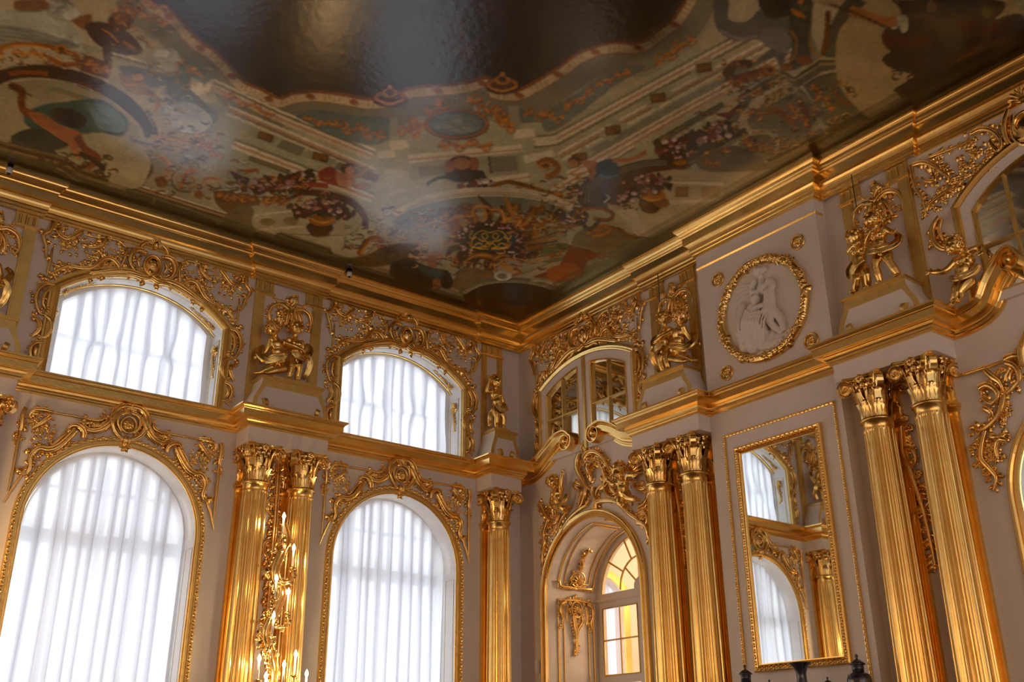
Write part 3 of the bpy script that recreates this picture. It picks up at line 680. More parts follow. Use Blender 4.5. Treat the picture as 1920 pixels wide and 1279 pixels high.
# ------------------------------------------------------------------ spandrel carving over the tall windows
def spandrel(loc, label, group=None):
    t = thing('spandrel_carving', label, 'carving', loc, 0, group)
    def new(seed): return Carve(200, 760, 5.329, 'A', U0, .05, seed)
    c = new(21)
    cz = c.p([(205, 190)])[0][1]
    c.flower(0, cz, .09, 7); c.oval(0, cz, .10, .11, .018); c.ball((0, -.05, cz), .04, 8, 5)
    put(c, 'rosette', t)
    c = new(22)
    c.stroke([(.01, cz+.24), (.13, cz+.22), (.22, cz+.10), (.19, cz-.07), (.10, cz-.17), (.01, cz-.20)], .034, .022, leaves=.05, lsz=.05, side=-1)
    c.stroke([(.02, cz+.16), (.12, cz+.12), (.14, cz), (.08, cz-.1)], .02, .014)
    c.stroke([(.0, cz-.18), (.02, cz-.28)], .03, .015, leaves=.04); c.shell(0, cz+.16, .13, .4, PI-.4, 7, .015)
    put(c, 'cartouche_scroll', t, True)
    c = new(23)
    c.stroke(c.p([(365, 120), (385, 200), (425, 290), (500, 365), (580, 385), (640, 352)]), .034, .02, leaves=.06, lsz=.07, curl=.0)
    c.stroke(c.p([(400, 140), (425, 230), (480, 300), (560, 330)]), .022, .014, leaves=.06)
    c.stroke(c.p([(605, 470), (620, 415), (680, 383), (735, 400), (755, 450)]), .032, .02, leaves=.06, lsz=.06, curl=-.02)
    c.stroke(c.p([(690, 430), (740, 540), (800, 640), (870, 690), (940, 700), (985, 780), (960, 880), (975, 950), (1010, 960)]), .038, .018, leaves=.04, lsz=.08)
    c.stroke(c.p([(720, 430), (780, 520), (830, 620)]), .02, .016)
    for q in [(640, 360), (710, 510), (900, 640), (940, 760), (960, 820), (440, 160), (780, 640)]: c.bunch(*c.p([q])[0], .05, 5)
    put(c, 'leaf_scroll', t, True)
    c = new(24)
    c.stroke(c.p([(1005, 955), (1045, 1090), (1078, 1250)]), .014, .008); c.stroke(c.p([(1130, 520), (1118, 700), (1095, 900), (1072, 1140)]), .016, .014)
    c.stroke(c.p([(470, 175), (480, 235), (550, 270), (640, 282)]), .02, .013, leaves=.05, lsz=.07)
    c.stroke(c.p([(640, 282), (780, 308), (920, 335)]), .013, .013)
    c.stroke(c.p([(920, 338), (1000, 348), (1075, 375), (1100, 440)]), .026, .015, leaves=.05, lsz=.07)
    c.stroke(c.p([(930, 380), (985, 470), (1045, 540)]), .024, .012, leaves=.05, lsz=.07); c.stroke(c.p([(1145, 380), (1150, 450), (1130, 540), (1125, 620)]), .026, .014, leaves=.06, lsz=.06)
    for q in [(1040, 430), (1000, 500), (1100, 470), (950, 400), (860, 500), (920, 540), (985, 590), (880, 560), (1130, 680)]: c.bunch(*c.p([q])[0], .05, 5)
    put(c, 'triangle_frame', t, True)
    return t
sp = spandrel((-6.47, 0, 0), 'gilded rococo carving arching over the big tall window at the left', 'carvings over the tall windows')
dup(sp, (-2.32, 0, 0), label='gilded rococo carving arching over the tall window nearest the corner')

# ------------------------------------------------------------------ columns
def shaft_mb():
    m_ = MB(); NF = 22; ang = []; fac = []
    for k in range(NF):
        for x in (-.5, -.40, -.22, 0, .22, .40):
            ang.append(2*PI*(k+.5+x)/NF); fac.append(1-.085*math.sqrt(max(0, 1-(x/.40)**2)) if abs(x) < .41 else 1)
    zs = [1.05, 1.9, 2.6, 3.2, 3.8, 4.3, 4.7, 4.95, 5.06, 5.085, 5.10]
    P = []
    for z in zs:
        R_ = .196-.026*max(0, (z-1.9)/3.2)**1.4; fl = 1 if z < 5.06 else (.6 if z < 5.08 else 0)
        P.append([(R_*(1-(1-f)*fl)*math.cos(a), R_*(1-(1-f)*fl)*math.sin(a), z) for a, f in zip(ang, fac)])
    P = [list(col) for col in zip(*P)]; m_.grid(P, closed_u=True, smooth=False); return m_
def acanthus(h, w_, out):
    m_ = MB(); P = []
    T = [0, .2, .4, .6, .78, .9, 1.0, .97]
    for i, t in enumerate(T):
        r = .012+out*(t**2.2)*(1 if i < 7 else 1.25); z = h*(t if i < 6 else (.985 if i == 6 else .90)); ww = w_*(.62+.38*math.sin(PI*min(1, t*.9+.05)))*(1 if i < 6 else .62)
        row = []
        for e in (-1, -.66, -.33, 0, .33, .66, 1):
            sc = 1.22 if (i % 2 and abs(e) == 1) else (.92 if abs(e) == 1 else 1)
            row.append((e*ww*sc, -(r+(.014 if e == 0 else 0)-(.015 if abs(e) == .33 else 0)+(.004 if abs(e) == .66 else 0)-abs(e)**2*.014), z))
        P.append(row)
    m_.grid(P); return m_
LEAF1 = acanthus(.20, .062, .05).mesh('acanthus_leaf', 'gold_leaf'); LEAF2 = acanthus(.33, .055, .065).mesh('acanthus_leaf', 'gold_leaf')
def volute_mesh():
    m_ = MB(); base = [(.17, .20), (.185, .30), (.22, .40), (.275, .452), (.325, .44)]; path = [tuple(p) for p in spline(base, .02)]; vc = (.290, .365); sc = [1]*len(path)
    rr = math.hypot(path[-1][0]-vc[0], path[-1][1]-vc[1]); a0 = math.atan2(path[-1][1]-vc[1], path[-1][0]-vc[0])
    for k in range(1, 37):
        t = k/36; r = rr*(1-t*.86); path.append((vc[0]+r*math.cos(a0-t*2*PI*2.1), vc[1]+r*math.sin(a0-t*2*PI*2.1))); sc.append(1-.6*t)
    m_.sweep(path, [(-.011, -.026), (-.011, .026), (0, .032), (.011, .026), (.011, -.026), (0, -.032)], scale=sc)
    m_.ball((vc[0], 0, vc[1]), .022, 8, 5, (1, 1.7, 1)); m_.tube([(vc[0], -.016, vc[1]), (vc[0], .016, vc[1])], .055, 12); return m_.mesh('volute', 'gold_leaf')
VOL = volute_mesh()
def abacus_mesh():
    m_ = MB(); ol = []
    for q in range(4):
        a = PI/4+q*PI/2; c1 = (.335*math.cos(a), .335*math.sin(a)); nx = (.335*math.cos(a+PI/2), .335*math.sin(a+PI/2)); t_ = (-math.sin(a)*.028, math.cos(a)*.028)
        ol.append((c1[0]-t_[0], c1[1]-t_[1])); ol.append((c1[0]+t_[0], c1[1]+t_[1]))
        for k in (.2, .4, .5, .6, .8):
            x, y = c1[0]+(nx[0]-c1[0])*k, c1[1]+(nx[1]-c1[1])*k; b_ = 1-.22*math.sin(PI*k); ol.append((x*b_, y*b_))
    P = []
    for s_, z in ((.0, .455), (.90, .455), (.90, .465), (.96, .475), (.96, .485), (1.0, .492), (1.0, .497), (0, .497)): P.append([(x*s_, y*s_, z) for x, y in ol])
    m_.grid([list(c_) for c_ in zip(*P)], closed_u=True, smooth=False); return m_.mesh('abacus', 'gold')
ABA = abacus_mesh()
SHAFT = shaft_mb().mesh('shaft', 'gold')
m_ = MB(); m_.lathe([(.165, -.125), (.170, -.045), (.19, -.04), (.197, -.03), (.197, -.015), (.187, -.008), (.18, 0), (.165, .004)], n=28); NECK = m_.mesh('astragal', 'gold')
m_ = MB(); m_.lathe([(.150, 0), (.152, .15), (.165, .30), (.20, .42), (.235, .45), (.0, .455)], n=24); BELL = m_.mesh('bell', 'gold_leaf')
m_ = MB()
for k in range(22):
    a = 2*PI*(k+.5)/22; m_.ball((.168*math.cos(a), .168*math.sin(a), 5.085), .011, 6, 4)
DOTS = m_.mesh('flute_stop', 'gold_leaf')
c = Carve(w=0, seed=5); c.flower(0, 0, .06, 6); c.ball((0, -.05, 0), .022, 6, 4); FLEU = c.mesh('fleuron', 'gold_leaf')
c = Carve(w=0, seed=77)
for k in range(16):
    a = 2*PI*k/16; n0 = len(c.v); c.leaf(0, .33, PI/2+.15, .10, .34); c.leaf(.012, .30, PI/2-.5, .07, .34); c.curl(0, .40, .020, .4, 1 if k % 2 else -1, .007)
    c.v[n0:] = [((.185-y+.12*(z-.33))*math.sin(a)+x*math.cos(a), -(.185-y+.12*(z-.33))*math.cos(a)+x*math.sin(a), z) for x, y, z in c.v[n0:]]
FOL = c.mesh('small_foliage', 'gold_leaf')
def column(loc, rz, label, group):
    t = thing('column', label, 'column', loc, rz, group)
    inst(SHAFT, 'shaft', t); inst(NECK, 'astragal', t, (0, 0, 5.22)); inst(BELL, 'bell', t, (0, 0, 5.22)); inst(ABA, 'abacus', t, (0, 0, 5.22)); inst(DOTS, 'flute_stop', t); inst(FOL, 'small_foliage', t, (0, 0, 5.22))
    for k in range(8):
        a = 2*PI*k/8
        inst(LEAF1, 'acanthus_leaf', t, (.150*math.sin(a), -.150*math.cos(a), 5.222), (0, 0, a))
        a += PI/8; inst(LEAF2, 'acanthus_leaf', t, (.150*math.sin(a), -.150*math.cos(a), 5.222), (0, 0, a))
    for k in range(4):
        inst(VOL, 'volute', t, (0, 0, 5.22-.03), (0, 0, PI/4+k*PI/2), (1.08, 1.35, 1.07)); a = k*PI/2
        inst(FLEU, 'fleuron', t, (.225*math.sin(a), -.225*math.cos(a), 5.665), (0, 0, a))
    m2 = MB(); m2.lathe([(.25, 0), (.25, .9), (.27, .95), (.22, 1.0), (.24, 1.03), (.20, 1.06)], n=24); m2.build('base', 'wall_white', t)
    return t
def pilaster(loc, rz, label, group):
    t = thing('trim_pilaster', label, 'pilaster', loc, rz, group); t['kind'] = 'structure'; del t['category']
    m_ = MB(); m_.box(-.205, .205, -.055, 0, 1.0, 5.14); m_.build('shaft', 'gold', t)
    m_ = MB(); m_.box(-.235, .235, -.085, 0, 5.17, 5.22); m_.box(-.22, .22, -.07, 0, 5.14, 5.17); m_.build('astragal', 'gold', t)
    m_ = MB(); m_.box(-.20, .20, -.05, 0, 5.22, 5.70); m_.box(-.26, .26, -.10, 0, 5.68, 5.714); m_.build('bell', 'gold_leaf', t)
    for k in (-1, 0, 1): inst(LEAF1, 'acanthus_leaf', t, (k*.14, -.045, 5.222))
    for k in (-.5, .5): inst(LEAF2, 'acanthus_leaf', t, (k*.14, -.045, 5.222))
CG = 'fluted gilded columns'
cols = [(wallA(-4.735, 0, .22), 0, 'left column of the pair between the two tall windows, behind the candle girandole'),
        (wallA(-4.055, 0, .22), 0, 'right column of the pair between the two tall windows'),
        (wallA(-.60, 0, .22), 0, 'single column on the window wall next to the corner'),
        (wallA(-8.205, 0, .22), 0, 'column at the far left edge, only its capital showing'),
        (wallB(3.425, 0, .22), RB, 'left column of the pair right of the doorway'),
        (wallB(4.085, 0, .22), RB, 'right column of the pair right of the doorway, beside the mirror pier'),
        (wallB(6.90, 0, .22), RB, 'left column of the pair right of the tall mirror'),
        (wallB(7.55, 0, .22), RB, 'right column of the pair right of the tall mirror')]
for l, rz, lb in cols:
    column(l, rz, lb, CG)
    off = Vector((0, .22, 0)) if rz == 0 else Vector((.22, 0, 0))
    pilaster(Vector(l)+off, rz, 'flat gilded pilaster behind the '+lb.split(',')[0], 'pilasters behind columns')

# ------------------------------------------------------------------ carved drops between paired columns
def drop(name, pts, on, c_, label, seed, w=.04):
    t = thing(name, label, 'carving', wallA(c_) if on == 'A' else wallB(c_), 0 if on == 'A' else RB)
    c = Carve(0, 0, 1, on, c_, w, seed); q = c.p(pts); top, bot = q[0], q[-1]
    c.stroke(q, .03, .016, leaves=.045, lsz=.09)
    n = len(q)
    for i, (u, z) in enumerate(q):
        c.bunch(u, z, .085-.05*i/n, 8)
    put(c, 'leaf_drop', t)
    c = Carve(0, 0, 1, on, c_, w, seed+1)
    for i in range(1, n-2):
        (u, z), (u2, z2) = q[i], q[i+1]; s_ = 1 if i % 2 else -1
        c.stroke([(u-.02*s_, z+.05), (u+.11*s_, z+.02), (u+.13*s_, z-.12), (u+.03*s_, z-.2)], .022, .012, leaves=.06, lsz=.05, curl=.02*s_)
    put(c, 'scroll', t)
drop('carved_drop', [(522, 868), (520, 900), (517, 940), (514, 985), (511, 1020), (508, 1060), (506, 1100), (502, 1145)], 'A', -4.395, 'gilded carved drop on the wall between the paired columns behind the candles', 31)
drop('carved_drop', [(1690, 800), (1693, 850), (1706, 880), (1720, 920), (1732, 960), (1745, 1020), (1752, 1060)], 'B', 7.225, 'gilded carved drop between the column pair right of the tall mirror', 41)
drop('carved_drop', [(1262, 880), (1268, 920), (1274, 960), (1279, 1010), (1283, 1060)], 'B', 3.755, 'gilded carved drop between the column pair right of the doorway', 51)

# ------------------------------------------------------------------ broken pediments over the doorways
WP = -.20
pl = [onB(x, y, WP) for x, y in [(997.6, 872), (1016, 838), (1035, 816), (1054, 806.5), (1066, 814)]]; vcl = onB(1057.6, 828, WP)
pr = [onB(x, y, WP) for x, y in [(1201, 820), (1160, 800), (1141, 791), (1119.5, 787.7), (1106, 797)]]; vcr = onB(1110, 812.7, WP)
pediment([(pl[0][0]-.45, 6.19), (pl[0][0]-.15, 6.19)]+pl[1:], vcl, .15, -1, 'trim_pediment_scroll')
pediment([(3.2, 6.19), (3.02, 6.19), (2.9, 6.19)]+pr[1:], vcr, .15, 1, 'trim_pediment_scroll')
p2 = [onB(x, y, WP) for x, y in [(1812, 590), (1822, 560), (1836, 527), (1850, 500), (1870, 470), (1890, 458), (1906, 474)]]; vc2 = onB(1887, 487, WP)
pediment([(7.86, 6.19), (8.02, 6.19)]+p2[1:], vc2, .2, -1, 'trim_pediment_scroll')
p3_ = [(2*D2-x, z) for x, z in p2]; pediment([(2*D2-7.86, 6.19), (2*D2-8.02, 6.19)]+p3_[1:], (2*D2-vc2[0], vc2[1]), .2, 1, 'trim_pediment_scroll')
# ================================================================== GILDED PUTTI
def remeshed(mb, name, mat, parent, voxel=.011, smooth=4, yscale=None):
    me = mb.mesh(name, mat); o = bpy.data.objects.new(name, me); COL.objects.link(o)
    r = o.modifiers.new('r', 'REMESH'); r.mode = 'VOXEL'; r.voxel_size = voxel; r.use_smooth_shade = True
    s = o.modifiers.new('s', 'SMOOTH'); s.factor = .5; s.iterations = smooth
    dg = bpy.context.evaluated_depsgraph_get(); n = bpy.data.meshes.new_from_object(o.evaluated_get(dg)); o.modifiers.clear(); o.data = n
    n.materials.clear(); n.materials.append(MAT[mat]); n.polygons.foreach_set('use_smooth', [True]*len(n.polygons))
    if yscale: n.transform(Matrix.Diagonal((1, yscale, 1, 1)))
    o.parent = parent; return o
def limb(m_, pts, rad):
    P = spline(pts, .02); n = len(P); L = len(rad)-1; R_ = []
    for i in range(n):
        t = i/(n-1)*L; k = min(int(t), L-1); R_.append(rad[k]+(rad[k+1]-rad[k])*(t-k))
    m_.tube(P, R_, 10); m_.ball(P[0], R_[0]*1.02, 10, 6); m_.ball(P[-1], R_[-1]*1.02, 10, 6)
def hand(m_, at, d, r=.03, palm=Vector((0, -1, 0))):
    d = Vector(d).normalized(); s = d.cross(palm).normalized(); at = Vector(at); m_.ball(at+d*.018, r, 8, 6)
    for k, (o_, l) in enumerate(((-.024, .045), (-.008, .055), (.009, .052), (.025, .042))):
        b_ = at+d*.035+s*o_; m_.tube([b_, b_+d*l*.55, b_+d*l*.9+palm*-.018], [.0105, .0095, .008], 6)
    b_ = at+s*.026; m_.tube([b_, b_+s*.022+d*.018, b_+s*.026+d*.038], [.011, .010, .008], 6)
def drape(parent, pts, width, seed=1, waves=3, nm='drapery'):
    rnd = random.Random(seed); P3 = spline(pts, .025); n = len(P3); m_ = MB(); G = []
    for i, p in enumerate(P3):
        t = (P3[min(i+1, n-1)]-P3[max(i-1, 0)]).normalized(); s = t.cross(Vector((0, -1, 0)))
        s = s.normalized() if s.length > .1 else Vector((1, 0, 0)); f = i/(n-1); w_ = .8*width*(.45+.55*math.sin(PI*min(1, .15+f*.85))); row = []
        for k in range(15):
            e = k/14*2-1; row.append(p+s*(w_*.5*e)+Vector((0, -1, 0))*(.020*math.cos(waves*2*PI*e+f*4)+.02*(1-e*e)+.012*math.sin(9*f+seed)))
        G.append([tuple(q) for q in row])
    m_.grid(G); G2 = [[(x, y+.012, z) for x, y, z in row] for row in G][::-1]; m_.grid(G2); return m_.build(nm, 'gold', parent)
def putto(t, J, hair=True, seed=1, back=False, sc=1.):
    """J: joints as (u, out, z); out towards the room"""
    V_ = lambda k: Vector((J[k][0], -J[k][1], J[k][2])); m_ = MB()
    pel, che, nec, hd = V_('pel'), V_('che'), V_('nec'), V_('hd'); fr = Vector((0, 1 if back else -1, 0))
    m_.ball(pel, .094*sc, 12, 8, (1.12, 1, .95)); m_.ball(che, .096*sc, 12, 8, (1.12, .92, 1)); m_.ball((pel+che)/2+fr*.02*sc, .090*sc, 12, 8)
    m_.ball(pel*.7+che*.3+fr*.035*sc, .075*sc, 10, 7)
    if back:
        for s_ in (-1, 1): m_.ball(pel+Vector((s_*.045, -.045, -.01))*sc, .058*sc, 10, 7)
    else:
        for s_ in (-1, 1): m_.ball(che+Vector((s_*.045, -.055, .0))*sc, .042*sc, 8, 6)
    m_.tube([che, nec, hd], [.055*sc, .040*sc, .05*sc], 10)
    m_.ball(hd, .105*sc, 14, 10, (.95, 1, 1.06))
    f = Vector(J.get('face', (0, 1, 0))); f = Vector((f.x, -f.y, f.z)).normalized(); sd = f.cross(Vector((0, 0, 1))).normalized()
    m_.ball(hd+f*.06*sc-Vector((0, 0, .045))*sc, .062*sc, 10, 7)
    for s_ in (-1, 1): m_.ball(hd+f*.068*sc+sd*.042*s_*sc-Vector((0, 0, .03))*sc, .036*sc, 8, 6); m_.ball(hd+f*.090*sc+sd*.032*s_*sc+Vector((0, 0, .026))*sc, .017*sc, 6, 5, (1.4, 1, .7))
    m_.ball(hd+f*.110*sc-Vector((0, 0, .012))*sc, .021*sc, 6, 5, (1, 1, 1.3)); m_.ball(hd+f*.102*sc-Vector((0, 0, .052))*sc, .017*sc, 6, 5, (1.6, 1, .6)); m_.ball(hd+f*.09*sc-Vector((0, 0, .085))*sc, .024*sc, 6, 5)
    for s_ in (-1, 1): m_.ball(hd+sd*.1*s_*sc-Vector((0, 0, .01))*sc, .022*sc, 6, 5)
    for s_, q in ((-1, 'L'), (1, 'R')):
        sh = V_('sh'+q) if 'sh'+q in J else che+Vector((s_*.10, 0, .055))*sc
        limb(m_, [sh, V_('el'+q), V_('ha'+q)], [.047*sc, .038*sc, .036*sc, .026*sc]); m_.ball((V_('el'+q)+V_('ha'+q))/2, .038*sc, 8, 6)
        hand(m_, V_('ha'+q), V_('ha'+q)-V_('el'+q), .028*sc)
        hp = pel+Vector((s_*.052, 0, -.03))*sc; kn, ft = V_('kn'+q), V_('ft'+q)
        limb(m_, [hp, (hp+kn)/2+fr*.012, kn], [.072*sc, .068*sc, .048*sc]); limb(m_, [kn, kn*.6+ft*.4, ft], [.047*sc, .050*sc, .028*sc])
        toe = V_('to'+q) if 'to'+q in J else ft+Vector((0, -.07, -.012))
        m_.tube([ft, toe], [.028*sc, .024*sc], 8); m_.ball(toe, .024*sc, 8, 5); m_.ball(ft, .03*sc, 8, 5)
        for k in (-2, -1, 0, 1, 2): dd = (toe-ft).normalized().cross(Vector((0, 0, 1))); m_.ball(toe+dd*k*.010+(toe-ft).normalized()*.02, .0095*sc, 5, 4)
    remeshed(m_, 'figure', 'gold', t, .0075, 2)
    if hair:
        rnd = random.Random(seed); m_ = MB(); n = 60
        for k in range(n):
            z = 1-2*(k+.5)/n; a = k*2.39996; d = Vector((math.sqrt(1-z*z)*math.cos(a), math.sqrt(1-z*z)*math.sin(a), z))
            if d.dot(f) > .38 - .5*max(0, d.z-.35) or d.z < -.55: continue
            c_ = hd+Vector((d.x*.103, d.y*.105, d.z*.112))*sc; r = rnd.uniform(.020, .030)*sc
            tn = d.cross(Vector((rnd.uniform(-1, 1), rnd.uniform(-1, 1), rnd.uniform(-1, 1)))).normalized(); bn = d.cross(tn)
            q = [c_+tn*r*math.cos(x)+bn*r*math.sin(x)+d*(.012*x/5) for x in (0, 1.2, 2.4, 3.6, 4.8)]; m_.tube(q, [.008, .013, .014, .012, .007], 5)
        m_.build('hair', 'gold_leaf', t)
def pedestal(loc, rz, label, hw=.455, bw=.575, dep=.40, group='putti pedestals', z1=6.70):
    t = thing('pedestal', label, 'pedestal', loc, rz, group)
    zs = [6.19, 6.26, 6.31, 6.36, 6.41, 6.46, 6.51, 6.56, 6.61, 6.67]; q = [1, 1.02, 1.0, .93, .78, .56, .34, .17, .05, 0]
    W_ = [hw+(bw-hw)*k for k in q]; out = [(-w_, z) for w_, z in zip(W_, zs)]+[(w_, z) for w_, z in zip(W_[::-1], zs[::-1])]
    m_ = MB(); m_.prism(out[::-1], -dep, -.06); m_.build('body', 'wall_white', t)
    b_ = .062; inn = [(-w_+b_*1.1, z) for w_, z in zip(W_, zs) if z < 6.61]+[(w_-b_*1.1, z) for w_, z in zip(W_[::-1], zs[::-1]) if z < 6.61]
    m_ = MB(); P = out+inn[::-1]; m_.prism(P, -dep-.006, -dep+.001)
    for s_ in (-1, 1): m_.tube([(s_*(bw-.145), -dep-.008, 6.305), (s_*(bw-.20), -dep+.002, 6.325)], .062, 20)
    m_.build('scroll_border', 'gold_flat', t)
    m_ = MB(); m_.box(-hw-.03, hw+.03, -dep-.03, -.06, 6.67, z1-.012); m_.box(-hw-.04, hw+.04, -dep-.045, -.06, z1-.012, z1); m_.build('top_slab', 'gold_flat', t)
    m_ = MB(); m_.box(-hw*.66, hw*.66, -dep+.03, -.07, z1, z1+.055); m_.build('plinth', 'gold_flat', t)
    return t
PZ = 6.755
for c_, on, lb, hw, bw in ((-8.545, 'A', 'white pedestal with gold scroll border at the left edge of the photo', .455, .575), (-4.395, 'A', 'white pedestal with gold scroll border under the putti between the two upper windows', .455, .575),
                       (-.60, 'A', 'narrow white pedestal with gold scroll border under the single putto in the corner', .21, .29),
                       (3.80, 'B', 'white pedestal with gold scroll border beside the mirrored window on the end wall', .40, .53), (7.21, 'B', 'white pedestal with gold scroll border right of the round relief', .40, .53)):
    pedestal(wallA(c_) if on == 'A' else wallB(c_), 0 if on == 'A' else RB, lb, hw, bw)
def pair_left(t, seed):
    putto(t, dict(pel=(-.20, .26, .30), che=(-.225, .25, .52), nec=(-.26, .25, .64), hd=(-.325, .26, .755), face=(.25, -.6, .1), elL=(-.36, .18, .42), haL=(-.45, .16, .33), shR=(-.14, .27, .58), elR=(-.02, .34, .53), haR=(.10, .36, .50),
                  knL=(-.30, .30, .14), ftL=(-.46, .27, .03), toL=(-.52, .25, .02), knR=(-.13, .34, .15), ftR=(-.36, .33, .035), toR=(-.42, .34, .02)), seed=seed, back=True)
    drape(t, [(-.14, -.36, .33), (-.26, -.36, .28), (-.38, -.30, .24), (-.46, -.24, .31), (-.46, -.18, .42), (-.38, -.15, .50)], .15, seed)
def pair_right(t, seed, spread=0.):
    putto(t, dict(pel=(.07, .24, .36), che=(.06, .23, .60), nec=(.05, .23, .72), hd=(.035, .25, .865), face=(-.5, .8, -.1), elL=(-.06, .20, .52), haL=(-.08, .26, .42), elR=(.22, .22, .52), haR=(.235, .30, .42),
                  knL=(.0-spread*.4, .30, .20), ftL=(-.02-spread*.5, .27, .035), knR=(.13+spread, .28, .20), ftR=(.12+spread*1.2, .24, .035)), seed=seed)
    drape(t, [(-.04, -.37, .40), (.10, -.38, .36), (.22, -.30, .40), (.30, -.22, .52), (.33, -.18, .62), (.27, -.14, .70)], .13, seed+9)
    drape(t, [(.24, -.30, .46), (.31, -.25, .36), (.30, -.22, .22), (.24, -.2, .10)], .12, seed+19)
GP = 'gilded putti on pedestals'
tl = thing('putto_statue', 'gilded putto seen from behind kneeling, left one of the two between the upper windows', 'statue', wallA(-4.395, PZ), 0, GP); pair_left(tl, 3)
tr = thing('putto_statue', 'gilded standing putto facing the hall, right one of the two between the upper windows', 'statue', wallA(-4.395, PZ), 0, GP); pair_right(tr, 4)
dup(tl, wallA(-8.545, PZ), label='gilded kneeling putto beyond the left edge of the photo'); dup(tr, wallA(-8.545, PZ), label='gilded standing putto at the left edge of the photo')
q1 = dup(tr, wallB(3.80, PZ), RB, label='gilded standing putto on the pedestal right of the mirrored window, left of its pair'); q1.scale = (-1, 1, 1)
q2 = dup(tl, wallB(3.80, PZ), RB, label='gilded putto turned away on the pedestal right of the mirrored window, right of its pair'); q2.scale = (-1, 1, 1)
t = thing('putto_statue', 'gilded leaning putto on the pedestal right of the round relief, left of its pair', 'statue', wallB(7.21, PZ), RB, GP)
putto(t, dict(pel=(-.20, .26, .32), che=(-.18, .25, .54), nec=(-.17, .25, .64), hd=(-.20, .27, .755), face=(.5, .7, .1), elL=(-.30, .30, .58), haL=(-.18, .36, .60), elR=(-.04, .30, .62), haR=(.05, .34, .68),
              knL=(-.22, .34, .17), ftL=(-.30, .30, .035), knR=(-.10, .32, .18), ftR=(-.14, .26, .035)), seed=6)
drape(t, [(-.08, -.36, .36), (-.20, -.38, .30), (-.33, -.30, .26), (-.38, -.22, .38), (-.30, -.18, .5)], .12, 6)
t = thing('putto_statue', 'gilded putto striding in a fluttering skirt on the pedestal right of the round relief', 'statue', wallB(7.21, PZ), RB, GP); 
putto(t, dict(pel=(.10, .24, .42), che=(.08, .23, .64), nec=(.07, .23, .74), hd=(.05, .26, .88), face=(-.3, .9, .1), elL=(-.06, .22, .62), haL=(-.12, .28, .56), elR=(.26, .22, .62), haR=(.32, .30, .58),
              knL=(.02, .30, .24), ftL=(.03, .26, .035), knR=(.20, .30, .24), ftR=(.27, .26, .035)), seed=8)
drape(t, [(-.02, -.37, .44), (.10, -.39, .40), (.22, -.34, .42), (.29, -.27, .46), (.31, -.2, .54), (.27, -.15, .62)], .15, 12)
t = thing('putto_statue', 'single gilded putto with one arm raised to its head in the corner', 'statue', wallA(-.60, PZ), 0, GP)
putto(t, dict(pel=(-.03, .22, .36), che=(-.05, .21, .60), nec=(-.06, .21, .72), hd=(-.07, .23, .85), face=(.1, 1, -.05), elL=(-.23, .20, .66), haL=(-.21, .24, .84), elR=(.12, .20, .50), haR=(.10, .30, .40),
              knL=(-.08, .28, .20), ftL=(-.07, .24, .035), knR=(.06, .28, .20), ftR=(.07, .24, .035)), seed=9)
drape(t, [(-.16, -.33, .38), (-.05, -.35, .33), (.06, -.33, .36), (.12, -.26, .42)], .12, 14); drape(t, [(-.13, -.28, .36), (-.17, -.22, .22), (-.15, -.2, .06)], .11, 15)
t = thing('putto_statue', 'gilded putto with an arm stretched out, leaning on the pediment scroll at the right', 'statue', wallB(0), RB, GP)
putto(t, dict(pel=(8.20, .25, 6.45), che=(8.26, .25, 6.66), nec=(8.26, .26, 6.76), hd=(8.20, .30, 6.87), face=(-.3, .9, -.2), shL=(8.17, .27, 6.70), elL=(8.05, .33, 6.60), haL=(7.92, .36, 6.63), shR=(8.34, .26, 6.75), elR=(8.46, .28, 6.74), haR=(8.48, .34, 6.66),
              knL=(8.11, .30, 6.31), ftL=(8.04, .27, 6.16+.06), toL=(8.02, .31, 6.215), knR=(8.17, .33, 6.30), ftR=(8.12, .30, 6.22)), seed=10)
drape(t, [(8.10, -.36, 6.48), (8.20, -.38, 6.44), (8.32, -.32, 6.48), (8.40, -.26, 6.56)], .11, 17)
# plume carvings over the putti
def trophy(loc, rz, label, seed, fl=1):
    t = thing('plume_carving', label, 'carving', loc, rz, 'plume carvings over the putti'); c = Carve(w=0, seed=seed)
    c.shell(.03*fl, 8.06, .17, .9, PI-.9, 7, .02); c.stroke([(.0, 8.20), (.05*fl, 8.22), (.05*fl, 8.14), (0, 8.06)], .03, .02); c.bunch(0, 8.0, .10, 10); put(c, 'plume', t)
    c = Carve(w=0, seed=seed+1)
    for s_ in (-1, 1):
        c.stroke([(s_*.04, 7.98), (s_*.17, 8.03), (s_*.30, 7.97), (s_*.345, 7.83), (s_*.32, 7.74)], .028, .016, leaves=.06, lsz=.05)
        c.bunch(s_*.32, 7.78, .05, 5); c.bunch(s_*.2, 8.01, .05, 4)
    put(c, 'garland', t)
    c = Carve(w=0, seed=seed+2)
    for x in (-.12, -.05, .02, .09, .15): c.stroke([(x*.6, 7.98), (x*1.1, 7.85), (x*1.2, 7.72)], .026, .018, leaves=.06, lsz=.06)
    c.bunch(0, 7.8, .14, 14); put(c, 'fruit_cluster', t); return t
trophy(wallA(-4.36), 0, 'gilded plume and hanging garlands over the putti between the two upper windows', 61)
trophy(wallA(-8.51), 0, 'gilded plume and hanging garlands over the putti at the left edge', 64)
trophy(wallB(3.80), RB, 'gilded plume and hanging garlands over the putti right of the mirrored window', 67, -1)
trophy(wallB(7.21), RB, 'gilded plume and hanging garlands over the putti right of the round relief', 70)
for v in (3.62, 7.02):
    m_ = MB(); m_.tube([(v, -.16, 8.42), (v, -.16, 7.95)], .007, 6); o = m_.build('hanging_rod', 'dark_plastic', rz=RB)
    tag(o, 'thin dark rod hanging from the cornice above the putti '+('right of the mirrored window' if v < 5 else 'right of the round relief'), 'rod')

